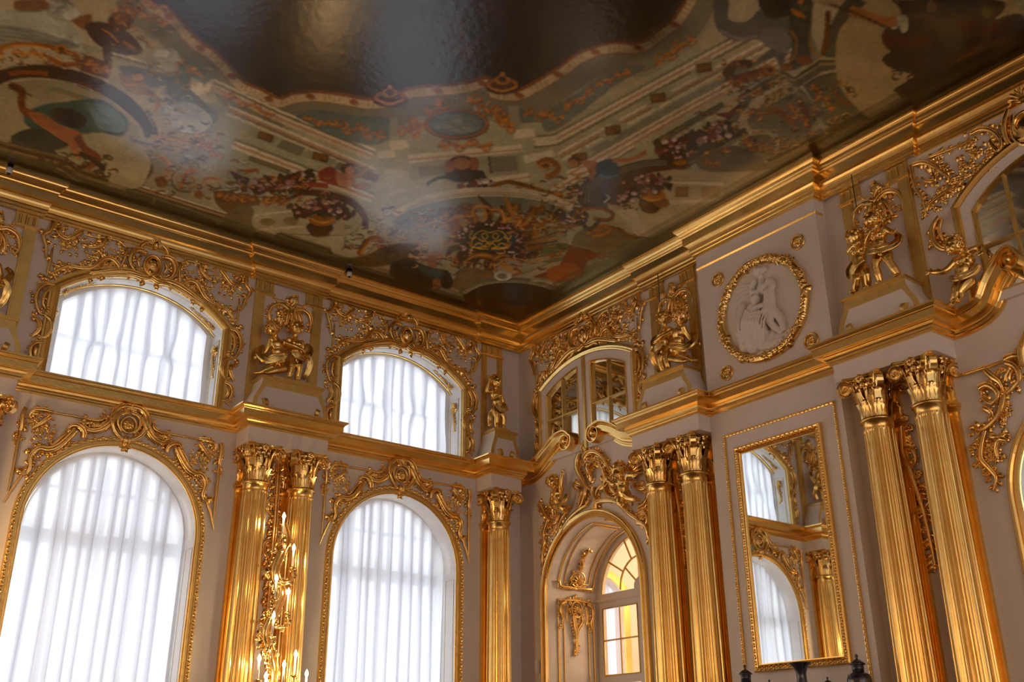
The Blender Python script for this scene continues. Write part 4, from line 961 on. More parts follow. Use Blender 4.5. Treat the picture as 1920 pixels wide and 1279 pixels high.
# ------------------------------------------------------------------ overdoor carving with two putti
t = thing('overdoor_carving', 'gilded crowned cartouche carving over the corner doorway', 'carving', wallB(D1), RB)
def C1(seed, w=.16): return Carve(1000, 840, 7.992, 'B', D1, w, seed)
c = C1(81)
c.stroke(c.p([(610, 70), (575, 190), (590, 320), (650, 450), (700, 560), (765, 610)]), .04, .022, leaves=.05, lsz=.05, side=1)
c.stroke(c.p([(690, 150), (730, 80), (820, 50), (910, 85), (975, 170), (1020, 260)]), .034, .022, leaves=.035, lsz=.06, side=1)
c.stroke(c.p([(960, 300), (985, 400), (950, 520)]), .035, .02, leaves=.05, lsz=.06)
for y in (150, 240, 330, 420): c.ball((c.p([(760+y*.06, y)])[0][0], -.10, c.p([(760, y)])[0][1]), .038, 8, 6)
c.stroke(c.p([(735, 230), (765, 350), (790, 480)]), .045, .04); c.bunch(*c.p([(850, 300)])[0], .12, 14); c.bunch(*c.p([(840, 160)])[0], .09, 8); c.bunch(*c.p([(640, 200)])[0], .07, 7)
put(c, 'cartouche', t)
c = C1(82)
c.shell(*c.p([(700, -60)])[0], .12, .6, PI-.6, 5, .02); c.stroke(c.p([(700, 20), (690, -60), (720, -120)]), .04, .02, leaves=.04)
c.bunch(*c.p([(660, 60)])[0], .08, 8); c.bunch(*c.p([(1070, 290)])[0], .08, 8); c.bunch(*c.p([(1090, 380)])[0], .06, 6); put(c, 'crown', t)
c = C1(83)
for pts, cu in (([(960, 330), (1010, 430), (975, 560), (1015, 680), (1085, 742), (1165, 742)], .03), ([(1060, 480), (1090, 600), (1150, 680)], .02), ([(945, 540), (880, 620), (830, 740)], 0), ([(820, 560), (800, 650), (850, 780), (850, 920)], 0), ([(700, 600), (690, 700), (650, 800), (590, 870)], 0), ([(640, 540), (560, 510), (540, 560), (600, 610), (620, 720), (600, 800)], 0),
                ([(660, 640), (620, 740), (580, 840)], 0), ([(900, 600), (1000, 560), (1060, 420)], 0)):
    c.stroke(c.p(pts), .034, .018, leaves=.04, lsz=.06, curl=cu)
put(c, 'scroll', t)
c = C1(84, .10)
c.stroke(c.p([(880, 905), (885, 850), (940, 800), (1100, 785), (1200, 805), (1260, 860)]), .026, .022); c.stroke(c.p([(1260, 860), (1400, 980), (1530, 1080), (1600, 1200)]), .03, .022, leaves=.05, lsz=.06, side=1)
c.stroke(c.p([(790, 760), (760, 840), (690, 885), (600, 950), (500, 1050), (420, 1160), (350, 1290)]), .026, .022); c.stroke(c.p([(520, 860), (450, 970), (380, 1060), (330, 1170)]), .034, .02, leaves=.035, lsz=.06)
put(c, 'arch_rim', t)
c = C1(85, .10)
c.stroke(c.p([(60, 850), (115, 960), (185, 1060), (150, 1180), (120, 1300), (130, 1420), (100, 1560), (90, 1700), (110, 1850)]), .034, .016, leaves=.035, lsz=.08)
c.stroke(c.p([(100, 1130), (200, 1140), (300, 1100), (340, 1000)]), .02, .014, leaves=.04, lsz=.06); c.stroke(c.p([(330, 900), (240, 900), (180, 960), (170, 1080)]), .026, .016, leaves=.04, lsz=.07)
for q in [(60, 860), (110, 930), (170, 1000), (240, 960), (300, 930), (330, 1010), (230, 1060), (150, 1150), (110, 1210), (200, 1190), (100, 1300), (90, 1400), (130, 1480), (290, 1200), (230, 1290)]: c.bunch(*c.p([q])[0], .065, 6)
put(c, 'flower_spray', t)
c = C1(86, .12)
for pts in ([(1600, 570), (1690, 620), (1660, 720), (1600, 810), (1500, 870)], [(1480, 560), (1540, 610), (1640, 590)], [(1560, 930), (1640, 990), (1645, 1110), (1590, 1140), (1540, 1070), (1580, 1010)], [(1490, 1120), (1590, 1130), (1640, 1200), (1650, 1300), (1690, 1400)], [(1650, 800), (1700, 900), (1690, 1010)]):
    c.stroke(c.p(pts), .03, .016, leaves=.045, lsz=.06)
for q in [(1400, 480), (1470, 540), (1560, 560), (1680, 680), (1560, 930), (1700, 1100), (1700, 1200), (1710, 1290), (1350, 860), (1280, 820), (1690, 1400)]: c.bunch(*c.p([q])[0], .055, 6)
put(c, 'flower_spray', t)
tp = thing('overdoor_putto', 'small gilded putto with raised arm perched left of the doorway cartouche', 'statue', wallB(D1), RB)
h = onB(1036, 903, -.2); a0, b0 = h[0]-D1, h[1]
putto(tp, dict(pel=(a0+.12, .16, b0-.36), che=(a0+.08, .17, b0-.22), nec=(a0+.04, .18, b0-.12), hd=(a0, .20, b0), face=(.4, .9, 0), elL=(a0-.04, .2, b0-.28), haL=(a0-.02, .24, b0-.36), elR=(a0+.20, .2, b0-.10), haR=(a0+.24, .2, b0+.06),
               knL=(a0+.04, .22, b0-.46), ftL=(a0+.02, .18, b0-.56), knR=(a0+.22, .2, b0-.46), ftR=(a0+.28, .16, b0-.52)), seed=21, sc=1.0)
drape(tp, [(a0+.02, -.24, b0-.40), (a0+.14, -.27, b0-.44), (a0+.28, -.2, b0-.36), (a0+.30, -.16, b0-.26)], .10, 31)
tp = thing('overdoor_putto', 'small gilded winged putto leaning right of the doorway cartouche', 'statue', wallB(D1), RB)
h = onB(1160, 876, -.2); a0, b0 = h[0]-D1, h[1]
putto(tp, dict(pel=(a0+.06, .16, b0-.42), che=(a0+.04, .17, b0-.25), nec=(a0+.02, .18, b0-.14), hd=(a0, .20, b0-.02), face=(-.4, .9, .1), elL=(a0-.10, .22, b0-.24), haL=(a0-.18, .24, b0-.18), elR=(a0+.18, .2, b0-.16), haR=(a0+.28, .2, b0-.18),
               knL=(a0+.02, .24, b0-.54), ftL=(a0+.10, .18, b0-.62), knR=(a0+.20, .2, b0-.50), ftR=(a0+.34, .16, b0-.55)), seed=22, sc=1.0)
c = Carve(w=0, seed=33); c.shell(a0+.05, b0-.16, .34, .15, 1.5, 8, .03); put(c, 'wing', tp)

# niche shells
def niche_orn(side):
    t = thing('niche_carving', 'gilded shell carvings on the inner side panel of the corner doorway', 'carving', wallB(D1), RB); m_ = Carve(w=0, seed=90)
    def build(pts_fn, name):
        c = Carve(w=0, seed=91); pts_fn(c); vs = []
        for x, y, z in c.v: dd = jam(x, z, side=side, w=.012-y); vs.append(dd)
        c.v = vs; c.build(name, 'gold_leaf', t)
    def low(c):
        c.oval(.55, 3.90, .11, .12, .016); c.shell(.55, 3.85, .13, .3, PI-.3, 7, .016); c.bunch(.55, 3.88, .09, 9)
        c.stroke([(.62, 3.86), (.66, 3.74), (.58, 3.62), (.55, 3.50)], .022, .012, leaves=.04, lsz=.05); c.stroke([(.47, 3.8), (.50, 3.62), (.53, 3.45), (.53, 3.22)], .024, .008, leaves=.035, lsz=.06)
        for x, s_ in ((.24, 1), (.86, -1)): c.stroke([(x+s_*.09, 4.0), (x, 3.96), (x-s_*.02, 3.84), (x+s_*.02, 3.72), (x, 3.62)], .022, .012, leaves=.04, lsz=.05); c.stroke([(x+s_*.12, 3.95), (x+s_*.10, 3.8), (x+s_*.11, 3.68)], .014, .01)
        c.stroke([(.3, 4.02), (.55, 4.04), (.82, 4.02)], .016, .016, leaves=.08)
    def up(c):
        c.oval(.55, 4.38, .14, .12, .016); c.shell(.55, 4.30, .16, .3, PI-.3, 7, .017); c.bunch(.55, 4.36, .09, 9)
        for s_ in (-1, 1): c.stroke([(.55, 4.23), (.55+s_*.18, 4.24), (.55+s_*.32, 4.25), (.55+s_*.36, 4.33)], .02, .012, leaves=.06, lsz=.05)
        c.stroke([(.55, 4.48), (.58, 4.60), (.55, 4.72), (.60, 4.88)], .026, .008, leaves=.035, lsz=.07)
    build(low, 'shell'); build(up, 'shell')
niche_orn(-1)

# carving round the second doorway, at the right edge of the view
t = thing('door_side_carving', 'gilded scrollwork left of the arched doorway at the right edge', 'carving', wallB(D2), RB)
c = Carve(1780, 640, 4.264, 'B', D2, .05, 101)
c.stroke(c.p([(70, 275), (250, 220), (430, 158)]), .015, .015)
for pts, cu in (([(285, 232), (340, 285), (400, 330), (420, 400)], 0), ([(450, 172), (530, 205), (560, 300), (505, 370), (430, 430)], 0), ([(470, 320), (480, 260), (500, 230)], 0), ([(240, 380), (300, 350), (365, 385), (390, 440), (345, 488), (275, 455), (262, 420)], -.02), ([(430, 430), (420, 520), (385, 600), (325, 660), (260, 700), (190, 682)], .02), ([(270, 532), (325, 560), (345, 610)], 0),
                ([(285, 715), (262, 800), (250, 900), (262, 955), (320, 1020), (368, 1090), (345, 1190)], 0), ([(455, 795), (400, 785), (372, 850), (382, 940)], 0), ([(330, 760), (400, 770), (440, 740)], 0), ([(440, 150), (500, 120), (580, 110), (640, 60)], 0)):
    c.stroke(c.p(pts), .032, .016, leaves=.05, lsz=.06, curl=cu)
for q in [(200, 770), (205, 840), (225, 900), (240, 960), (310, 830), (330, 890), (360, 900), (420, 600), (430, 520), (520, 120), (580, 90), (430, 720), (310, 1050), (450, 280), (400, 260)]: c.bunch(*c.p([q])[0], .055, 6)
put(c, 'scroll', t)
m_ = MB(); m_.tube([(onB(1920, 600, -.1)[0]-D2+.02, -.06, 5.75), (onB(1912, 660, -.1)[0]-D2, -.06, 5.55), (onB(1917, 690, -.1)[0]-D2, -.06, 5.4)], .05, 8); m_.build('scroll_end', 'gold_leaf', t)

# ------------------------------------------------------------------ round relief and its rosettes
MC = (5.49, 7.13)
t = thing('round_relief', 'round white plaster relief of seated draped figures in a gilded leaf wreath', 'relief', (-.2, -MC[0], MC[1]), RB)
m_ = MB(); n = 64; m_.add([(0, -.012, 0)]+[(.64*math.cos(2*PI*k/n), -.012, .64*math.sin(2*PI*k/n)) for k in range(n)], [(0, 1+(k+1) % n, 1+k) for k in range(n)]); m_.build('plaster_disc', 'plaster', t)
m_ = MB(); P = []
for k in range(72):
    a = 2*PI*k/72; P.append([((.685+.058*math.cos(b_))*math.cos(a), -.03-.055*math.sin(b_), (.685+.058*math.cos(b_))*math.sin(a)) for b_ in [2*PI*j/10 for j in range(10)]])
m_.grid(P, closed_u=True, closed_v=True); wr = m_.build('wreath_ring', 'gold', t)
c = Carve(w=0, seed=5)
for k in range(210):
    a = 2*PI*k/210; r = .685+c.r.uniform(-.045, .045); n0 = len(c.v); c.leaf(r*math.cos(a), r*math.sin(a), a+PI/2+c.r.uniform(-.7, .7), c.r.uniform(.065, .092), .38)
    if k % 3 == 0: c.ball((r*math.cos(a), -.07, r*math.sin(a)), .011, 5, 4)
    for i in range(n0, len(c.v)):
        x, y, z = c.v[i]; d = abs(math.hypot(x, z)-.685); c.v[i] = (x, y-.062*math.sqrt(max(0, 1-(d/.07)**2)), z)
c.build('wreath_leaves', 'gold_leaf', wr, kind='stuff')
c = Carve(1340, 470, 5.563, 'B', MC[0], .22, 1, z0=MC[1])
def pt(x, y, o_=.03): u, z = c.p([(x, y)])[0]; return (u, -o_, z)
m_ = MB()
m_.ball(pt(475, 235, .07), .075, 12, 8); m_.ball(pt(520, 205, .05), .055, 10, 7); limb(m_, [pt(485, 290), pt(500, 330), pt(520, 400)], [.04, .06, .09])
limb(m_, [pt(580, 320, .05), pt(630, 380, .06), pt(560, 440, .08)], [.05, .045, .035]); limb(m_, [pt(420, 340, .04), pt(400, 430, .05), pt(470, 440, .07)], [.045, .04, .03])
m_.ball(pt(455, 520, .08), .07, 12, 8); limb(m_, [pt(590, 450, .06), pt(600, 540, .07), pt(600, 640, .07)], [.075, .08, .09]); limb(m_, [pt(600, 640, .08), pt(610, 760, .07), pt(700, 850, .05)], [.075, .05, .035])
limb(m_, [pt(620, 620, .05), pt(690, 700, .05), pt(740, 820, .05)], [.07, .05, .03]); limb(m_, [pt(560, 580, .1), pt(470, 610, .1), pt(400, 640, .07)], [.035, .035, .03])
limb(m_, [pt(420, 620, .05), pt(400, 760, .07), pt(420, 1000, .03)], [.09, .10, .11]); limb(m_, [pt(480, 700, .05), pt(520, 850, .06), pt(520, 980, .03)], [.09, .08, .09])
limb(m_, [pt(300, 590, .04), pt(290, 780, .05), pt(330, 1000, .03)], [.06, .07, .09]); limb(m_, [pt(230, 640, .0), pt(240, 850, .0)], [.04, .06]); limb(m_, [pt(600, 860, .0), pt(560, 980, .0), pt(700, 930, 0)], [.06, .08, .05])
for k in range(13):
    x = 300+k*22; m_.tube([pt(x+60, 620+12*(k % 3), .13), pt(x+30+(k % 4)*8, 760, .17), pt(x, 960, .10)], [.012, .016, .013], 5)
for k in range(6): m_.tube([pt(380, 640+30*k, .15), pt(450, 680+34*k, .17), pt(530, 650+30*k, .14)], .011, 5)
for k in range(5): m_.tube([pt(410, 360+20*k, .02), pt(300, 350+40*k, .015), pt(200, 380+60*k, .01)], .014, 5); m_.tube([pt(700, 500+50*k, .03), pt(780, 560+70*k, .01), pt(830, 540+40*k, .01)], .012, 5)
fg = remeshed(m_, 'relief_figures', 'plaster', t, .011, 2)
c = Carve(w=0, seed=3)
for k in range(12): a = 2*PI*k/12; c.leaf(.012*math.cos(a), .012*math.sin(a), a, .058, .24)
PET = c.mesh('petals', 'gold_leaf')
m_ = MB(); m_.ball((0, -.015, 0), .020, 10, 6)
BTN = m_.mesh('button', 'gold')
m_ = MB(); P = []
for k in range(32):
    a = 2*PI*k/32; P.append([(r*math.cos(a), y, r*math.sin(a)) for r, y in ((.075, 0), (.078, -.014), (.085, -.02), (.095, -.016), (.098, 0))])
m_.grid(P, closed_u=True); RNG = m_.mesh('rim', 'gold')
for (v, z), lb in zip(((4.79, 7.83), (6.15, 7.83), (6.16, 6.445), (4.79, 6.445)), ('upper left', 'upper right', 'lower right', 'lower left')):
    t = thing('rosette', 'small round gilded rosette at the %s of the round relief' % lb, 'rosette', (-.2, -v, z), RB, 'rosettes round the relief')
    inst(PET, 'petals', t); inst(BTN, 'button', t); inst(RNG, 'rim', t); t.scale = (1.12, 1.3, 1.12)

# ------------------------------------------------------------------ tall mirror and its outer panel frame
t = thing('wall_mirror', 'tall rectangular wall mirror in a gilded beaded frame', 'mirror', (-.2, -5.48, 0), RB)
x0, x1, z0, z1 = -.665, .67, 2.63, 5.385
path = [(x0, z0), (x0, z1), (x1, z1), (x1, z0)]
m_ = MB(); m_.sweep(path, [(0, 0), (0, .05), (-.015, .06), (-.03, .055), (-.045, .035), (-.075, .05), (-.085, .03), (-.095, .03), (-.10, 0)], closed=True); m_.build('frame', 'gold', t)
m_ = MB(); e = .037
carved_ring(m_, [(x0+e, z0+e), (x0+e, z1-e), (x1-e, z1-e), (x1-e, z0+e), (x0+e, z0+e)], 0, .05, .02, .034); m_.build('bead_row', 'gold_leaf', t)
m_ = MB(); e = .08; m_.add([(x0+e, -.022, z0+e), (x1-e, -.022, z0+e), (x1-e, -.022, z1-e), (x0+e, -.022, z1-e)], [(0, 1, 2, 3)], False); m_.build('glass', 'mirror', t)
t = thing('panel_frame_moulding', 'thin gilded beaded moulding framing the wall panel round the tall mirror', 'moulding', (-.2, -5.50, 0), RB)
path = [(-.87, 2.23), (-.87, 5.605), (.87, 5.605), (.87, 2.23)]
m_ = MB(); m_.sweep(path, [(0, 0), (0, .02), (-.012, .026), (-.03, .02), (-.032, 0)]); m_.build('moulding', 'gold', t)
m_ = MB(); carved_ring(m_, [(-.856, 2.23), (-.856, 5.59), (.856, 5.59), (.856, 2.23)], 0, .02, .016, .03); m_.build('bead_row', 'gold_leaf', t)

# ------------------------------------------------------------------ mantel with the dark porcelain garniture
t = thing('mantelpiece', 'white mantelpiece below the tall mirror carrying the dark vases', 'mantelpiece', (-.2, -5.5, 0), RB)
m_ = MB(); m_.box(-.85, .85, -.42, 0, 0, 2.12); m_.build('body', 'paint_white', t); m_ = MB(); m_.box(-.95, .95, -.50, 0, 2.12, 2.20); m_.build('shelf', 'paint_white', t)
def vase(name, label, v, w, prof, lid=None, group='dark porcelain vases on the mantelpiece'):
    t = thing(name, label, 'vase', (-.2-w, -v, 2.20), RB, group)
    m_ = MB(); m_.lathe(prof, n=24); m_.build('body', 'black_glaze', t)
    if lid: m_ = MB(); m_.lathe(lid, n=20); m_.build('lid', 'black_glaze', t)
    return t
def vh(x, y, w): return onB(x, y, -.2-w)
body = [(0, 0), (.06, 0), (.065, .02), (.05, .05), (.09, .12), (.125, .22), (.13, .28), (.11, .34), (.06, .365), (.055, .37)]
def lidp(z): return [(.0, z), (.062, z), (.064, z+.07), (.058, z+.075), (.085, z+.085), (.08, z+.10), (.03, z+.145), (.012, z+.15), (.010, z+.17), (.02, z+.185), (.012, z+.205), (.0, z+.215)]
v, z = vh(1605, 1226, .3); s_ = (z-2.2)/.585; o = vase('lidded_vase', 'black lidded porcelain vase under the lower right corner of the mirror', v, .3, body, lidp(.37)); o.scale = (1, 1, s_)
v, z = vh(1396, 1246, .3); o = vase('lidded_vase', 'black lidded porcelain vase under the lower left corner of the mirror', v, .3, body, lidp(.37)); o.scale = (.95, .95, (z-2.2)/.585)
v, z = vh(1500, 1243, .34); o = vase('beaker_vase', 'dark flaring beaker vase in front of the bottom edge of the mirror', v, .34, [(0, 0), (.07, 0), (.06, .04), (.05, .12), (.075, .2), (.055, .26), (.055, .33), (.075, .39), (.125, .43), (.128, .437), (.12, .437), (.06, .39), (.03, .38)]); o.scale = (1, 1, (z-2.2)/.437)
v, z = vh(1442, 1274, .3); o = vase('small_lidded_vase', 'small dark lidded jar between the left vase and the beaker vase', v, .3, [(r*.6, h*.5) for r, h in body], [(r*.6, .185+(h-.37)*.6) for r, h in lidp(.37)]); o.scale = (1, 1, (z-2.2)/.314)
v, z = vh(1551, 1269, .3); o = vase('small_lidded_vase', 'small dark lidded jar between the beaker vase and the right vase', v, .3, [(r*.7, h*.5) for r, h in body], [(r*.7, .185+(h-.37)*.6) for r, h in lidp(.37)]); o.scale = (1, 1, (z-2.2)/.314)

# ------------------------------------------------------------------ gilded candle girandole between the columns
GW = .75
t = thing('candle_girandole', 'tall gilded girandole with lit electric candles in front of the paired columns', 'candelabrum', wallA(0), 0)
st = [(-4.46, 4.62), (-4.40, 4.42), (-4.48, 4.2), (-4.53, 3.95), (-4.42, 3.72), (-4.50, 3.45), (-4.58, 3.2), (-4.48, 2.95), (-4.42, 2.7), (-4.45, 2.3)]
c = Carve(w=0, seed=120)
def gtube(pts, r0, r1, lv=.06, lsz=.06):
    n0 = len(c.v); c.stroke([(u, z) for u, z, w in pts], r0, r1, leaves=lv, lsz=lsz); us = [p[1] for p in pts]
    for i in range(n0, len(c.v)):
        x, y, z = c.v[i]; best = min(pts, key=lambda q: (q[0]-x)**2+(q[1]-z)**2); 
        ds = sorted(pts, key=lambda q: (q[0]-x)**2+(q[1]-z)**2)[:2]; d0 = math.hypot(ds[0][0]-x, ds[0][1]-z)+1e-3; d1 = math.hypot(ds[1][0]-x, ds[1][1]-z)+1e-3
        c.v[i] = (x, y-(ds[0][2]*d1+ds[1][2]*d0)/(d0+d1), z)
gtube([(u, z, .56) for u, z in st], .042, .04, .045, .09)
for (u, z) in st[1:-1]: 
    n0 = len(c.v); c.bunch(u, z, .07, 7)
    for i in range(n0, len(c.v)): x, y, zz = c.v[i]; c.v[i] = (x, y-.58, zz)
c.build('stem', 'gold_leaf', t)
for z in (2.6, 3.4, 4.1): m_ = MB(); m_.tube([(-4.45, -.0, z), (-4.45, -.56, z)], .02, 6); m_.build('wall_bracket', 'gold', t)
FL = [(532.4, 964), (550.8, 1023.5), (518.3, 1081), (541, 1106), (513, 1150), (554.5, 1223), (486, 1231), (532.7, 1242.5), (498.7, 1264), (574.8, 1259.7)]
m_ = MB(); m_.lathe([(.0, 0), (.013, 0), (.014, .22), (.0, .222)], n=10); CND = m_.mesh('candle', 'wax')
m_ = MB(); m_.lathe([(0, 0), (.012, .004), (.023, .028), (.020, .046), (.008, .072), (0, .088)], n=10); FLM = m_.mesh('flame_bulb', 'flame')
m_ = MB(); m_.lathe([(0, -.05), (.012, -.045), (.010, -.03), (.03, -.012), (.05, .0), (.052, .006), (.045, .004), (.018, -.002), (.018, .02), (.014, .022), (0, .022)], n=14); PAN = m_.mesh('drip_pan', 'gold')
for k, (x, y) in enumerate(FL):
    w = GW+.10*((k*37) % 5-2)/2; u, z = onA(x, y+6, -w); zb = z-.25
    inst(PAN, 'drip_pan', t, (u, -w, zb)); cd_ = inst(CND, 'candle', t, (u, -w, zb+.008)); inst(FLM, 'flame_bulb', cd_, (0, 0, .222))
    j = min(st, key=lambda q: abs(q[1]-(zb-.15))); c = Carve(w=0, seed=130+k); s_ = 1 if u > j[0] else -1
    gtube([(j[0], j[1], .56), (j[0]+(u-j[0])*.35, zb-.20, .58+(w-.58)*.4), (j[0]+(u-j[0])*.8+.03*s_, zb-.17, .58+(w-.58)*.8), (u+.01*s_, zb-.1, w), (u, zb-.03, w)], .018, .012, .05, .045)
    c.build('branch', 'gold_leaf', t)
    l = bpy.data.lights.new('candle_light', 'POINT'); l.energy = 1.8; l.shadow_soft_size = .02; l.color = (1, .66, .32)
    o = bpy.data.objects.new('candle_light', l); COL.objects.link(o); o.location = (u, -w-.03, zb+.268)

# ------------------------------------------------------------------ small fittings
for (x, y, lb) in ((18, 318, 'small security camera on the cornice at the left edge'), (655, 515, 'small security camera on the cornice above the upper window nearest the corner')):
    u, z = onA(x, y, -.27); t = thing('security_camera', lb, 'camera', (u, -.27, 8.74), 0, 'security cameras on the cornice')
    m_ = MB(); m_.lathe([(0, -.045), (.035, -.045), (.042, -.03), (.042, .03), (.0, .035)], n=16); m_.build('housing', 'white_plastic', t)
    m_ = MB(); m_.lathe([(0, .035), (.040, .035), (.036, .055), (0, .06)], n=16); m_.build('cap', 'dark_plastic', t)
    m_ = MB(); m_.lathe([(0, -.066), (.018, -.062), (.028, -.045), (0, -.045)], n=16); m_.build('lens', 'dark_plastic', t)
v, z = onB(1008, 1250, -.04); t = thing('wall_sensor', 'small white sensor box on the wall left of the corner doorway', 'sensor', (0, -v, z), RB)
m_ = MB(); m_.box(-.03, .03, -.07, -.02, -.09, .09); o = m_.build('housing', 'white_plastic', t); o.rotation_euler = (.15, .25, 0)
m_ = MB(); m_.box(-.012, .012, -.03, 0, -.02, .02); m_.build('bracket', 'white_plastic', t)
# ================================================================== CEILING WITH ITS PAINTED CANVAS (flat painting, colours stored per vertex)
CZ = 8.80
m_ = MB(); m_.box(-21.6, 0.0, -17.6, 0.0, CZ+.01, CZ+.2); m_.build('ceiling', 'plaster', **K)
class Paint:
    """raster of the painting in ceiling coordinates; shapes traced on the photograph are carried onto the ceiling plane first"""
    def __init__(s, x0, x1, y0, y1, step):
        s.x0, s.y0, s.st = x0, y0, step; s.nx = int((x1-x0)/step)+1; s.ny = int((y1-y0)/step)+1
        s.X = x0+np.arange(s.nx)*step; s.Y = y0+np.arange(s.ny)*step
        s.C = np.zeros((s.ny, s.nx, 3), np.float32); s.r = random.Random(11); s.o = (0, 0, 1)
    def fr(s, ox, oy, k): s.o = (ox, oy, k)
    def px(s, pts): return [(s.o[0]+x/s.o[2], s.o[1]+y/s.o[2]) for x, y in pts]
    def fill(s, pts, col, al=1., img=True):
        """polygon in photo pixels (img) or in ceiling metres"""
        P = np.array([onC(x, y, CZ) for x, y in pts] if img else pts, float)
        i0, i1 = np.searchsorted(s.X, [P[:, 0].min(), P[:, 0].max()]); j0, j1 = np.searchsorted(s.Y, [P[:, 1].min(), P[:, 1].max()])
        if i1 <= i0 or j1 <= j0: return
        xx = s.X[i0:i1][None, :]; ins = np.zeros((j1-j0, i1-i0), bool); yy = s.Y[j0:j1][:, None]
        for k in range(len(P)):
            (xa, ya), (xb, yb) = P[k], P[(k+1) % len(P)]
            if ya == yb: continue
            c = (ya > yy) != (yb > yy); xi = xa+(yy-ya)*(xb-xa)/(yb-ya); ins ^= c & (xx < xi)
        col = np.array([(v/255)**2.2 for v in col], np.float32); sub = s.C[j0:j1, i0:i1]
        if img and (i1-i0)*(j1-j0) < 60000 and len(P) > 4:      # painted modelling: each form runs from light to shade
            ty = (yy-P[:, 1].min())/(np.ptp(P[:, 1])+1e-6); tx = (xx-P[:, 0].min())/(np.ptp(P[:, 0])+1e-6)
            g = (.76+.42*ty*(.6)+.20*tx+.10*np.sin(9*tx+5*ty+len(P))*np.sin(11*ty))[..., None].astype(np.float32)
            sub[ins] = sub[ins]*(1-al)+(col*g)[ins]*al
        else: sub[ins] = sub[ins]*(1-al)+col*al
    def poly(s, pts, col, al=1., sm=True):
        p = s.px(pts)
        if sm: p = [tuple(q) for q in spline(p+[p[0]], 6)]
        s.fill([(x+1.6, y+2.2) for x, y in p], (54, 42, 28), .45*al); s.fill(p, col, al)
    def hard(s, pts, col, al=1.): s.fill(s.px(pts), col, al)
    def line(s, pts, w, col, al=1., taper=False, sm=True):
        p = [Vector(q) for q in s.px(pts)]
        if sm and len(p) > 2: p = [q.copy() for q in spline(p, 5)]
        w = w/s.o[2]/2; L_, R_ = [], []; n = len(p)
        for i in range(n):
            d = p[min(i+1, n-1)]-p[max(i-1, 0)]; d = d.normalized() if d.length > 0 else Vector((1, 0)); ww = w*((math.sin(PI*(.08+.92*(1-i/(n-1))))) if taper else 1)
            L_.append((p[i].x-d.y*ww, p[i].y+d.x*ww)); R_.append((p[i].x+d.y*ww, p[i].y-d.x*ww))
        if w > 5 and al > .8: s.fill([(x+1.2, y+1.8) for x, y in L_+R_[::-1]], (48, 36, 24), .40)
        s.fill(L_+R_[::-1], col, al)
    def ell(s, cx, cy, rx, ry, col, al=1., rot=0., n=26):
        c, q = math.cos(rot), math.sin(rot)
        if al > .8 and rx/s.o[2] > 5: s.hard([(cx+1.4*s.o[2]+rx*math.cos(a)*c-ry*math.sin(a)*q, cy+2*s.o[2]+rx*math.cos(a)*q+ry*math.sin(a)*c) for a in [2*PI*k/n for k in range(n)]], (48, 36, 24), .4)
        s.hard([(cx+rx*math.cos(a)*c-ry*math.sin(a)*q, cy+rx*math.cos(a)*q+ry*math.sin(a)*c) for a in [2*PI*k/n for k in range(n)]], col, al)
    def soft(s, cx, cy, rx, ry, col, al=.6, rot=0., n=7):
        for k in range(n): f = 1-k/n; s.ell(cx, cy, rx*f, ry*f, col, 1-(1-al)**(1/n), rot)
    def multi(s, pts, w, cols, al=1., sm=True):      # parallel mouldings, drawn wide to narrow shifted
        n = len(cols)
        for k, c in enumerate(cols):
            off = (k-(n-1)/2)*w/n; P = [Vector(q) for q in pts]; Q = []
            for i in range(len(P)):
                d = P[min(i+1, len(P)-1)]-P[max(i-1, 0)]; d = d.normalized() if d.length > 0 else Vector((1, 0)); Q.append((P[i].x-d.y*off, P[i].y+d.x*off))
            s.line(Q, w/n*1.15, c, al, sm=sm)
    def scrollwork(s, x0, y0, x1, y1, r, col=(196, 132, 58), dk=(120, 78, 32), n=5, w=9):
        d = Vector((x1-x0, y1-y0)); L_ = d.length; d /= L_; nn = Vector((-d.y, d.x)); base = []
        for k in range(n*2+1): t = k/(n*2); base.append((x0+d.x*L_*t+nn.x*r*.35*math.sin(k*2.2), y0+d.y*L_*t+nn.y*r*.35*math.sin(k*2.2)))
        s.line([(x+2, y+3) for x, y in base], w*1.4, dk, .7); s.line(base, w, col)
        for k in range(n):
            t = (k+.5)/n; c = Vector((x0, y0))+d*L_*t; sg = 1 if k % 2 else -1; rr = r*(1-.4*abs(t-.5)); q = []
            for j in range(15): a = j/14*5.0; q.append((c.x+d.x*rr*(1-j/18)*math.cos(a)+nn.x*sg*(rr*(1-j/18)*math.sin(a)+rr*.3), c.y+d.y*rr*(1-j/18)*math.cos(a)+nn.y*sg*(rr*(1-j/18)*math.sin(a)+rr*.3)))
            s.line([(x+2, y+3) for x, y in q], w*1.2, dk, .6); s.line(q, w*.85, col, taper=True)
            for j in range(3):
                a = s.r.uniform(0, 6.3); e = (c.x+math.cos(a)*rr*1.4, c.y+math.sin(a)*rr*1.1); s.line([(c.x, c.y), ((c.x+e[0])/2+4, (c.y+e[1])/2-3), e], w*.9, (214, 156, 78), .9, True)
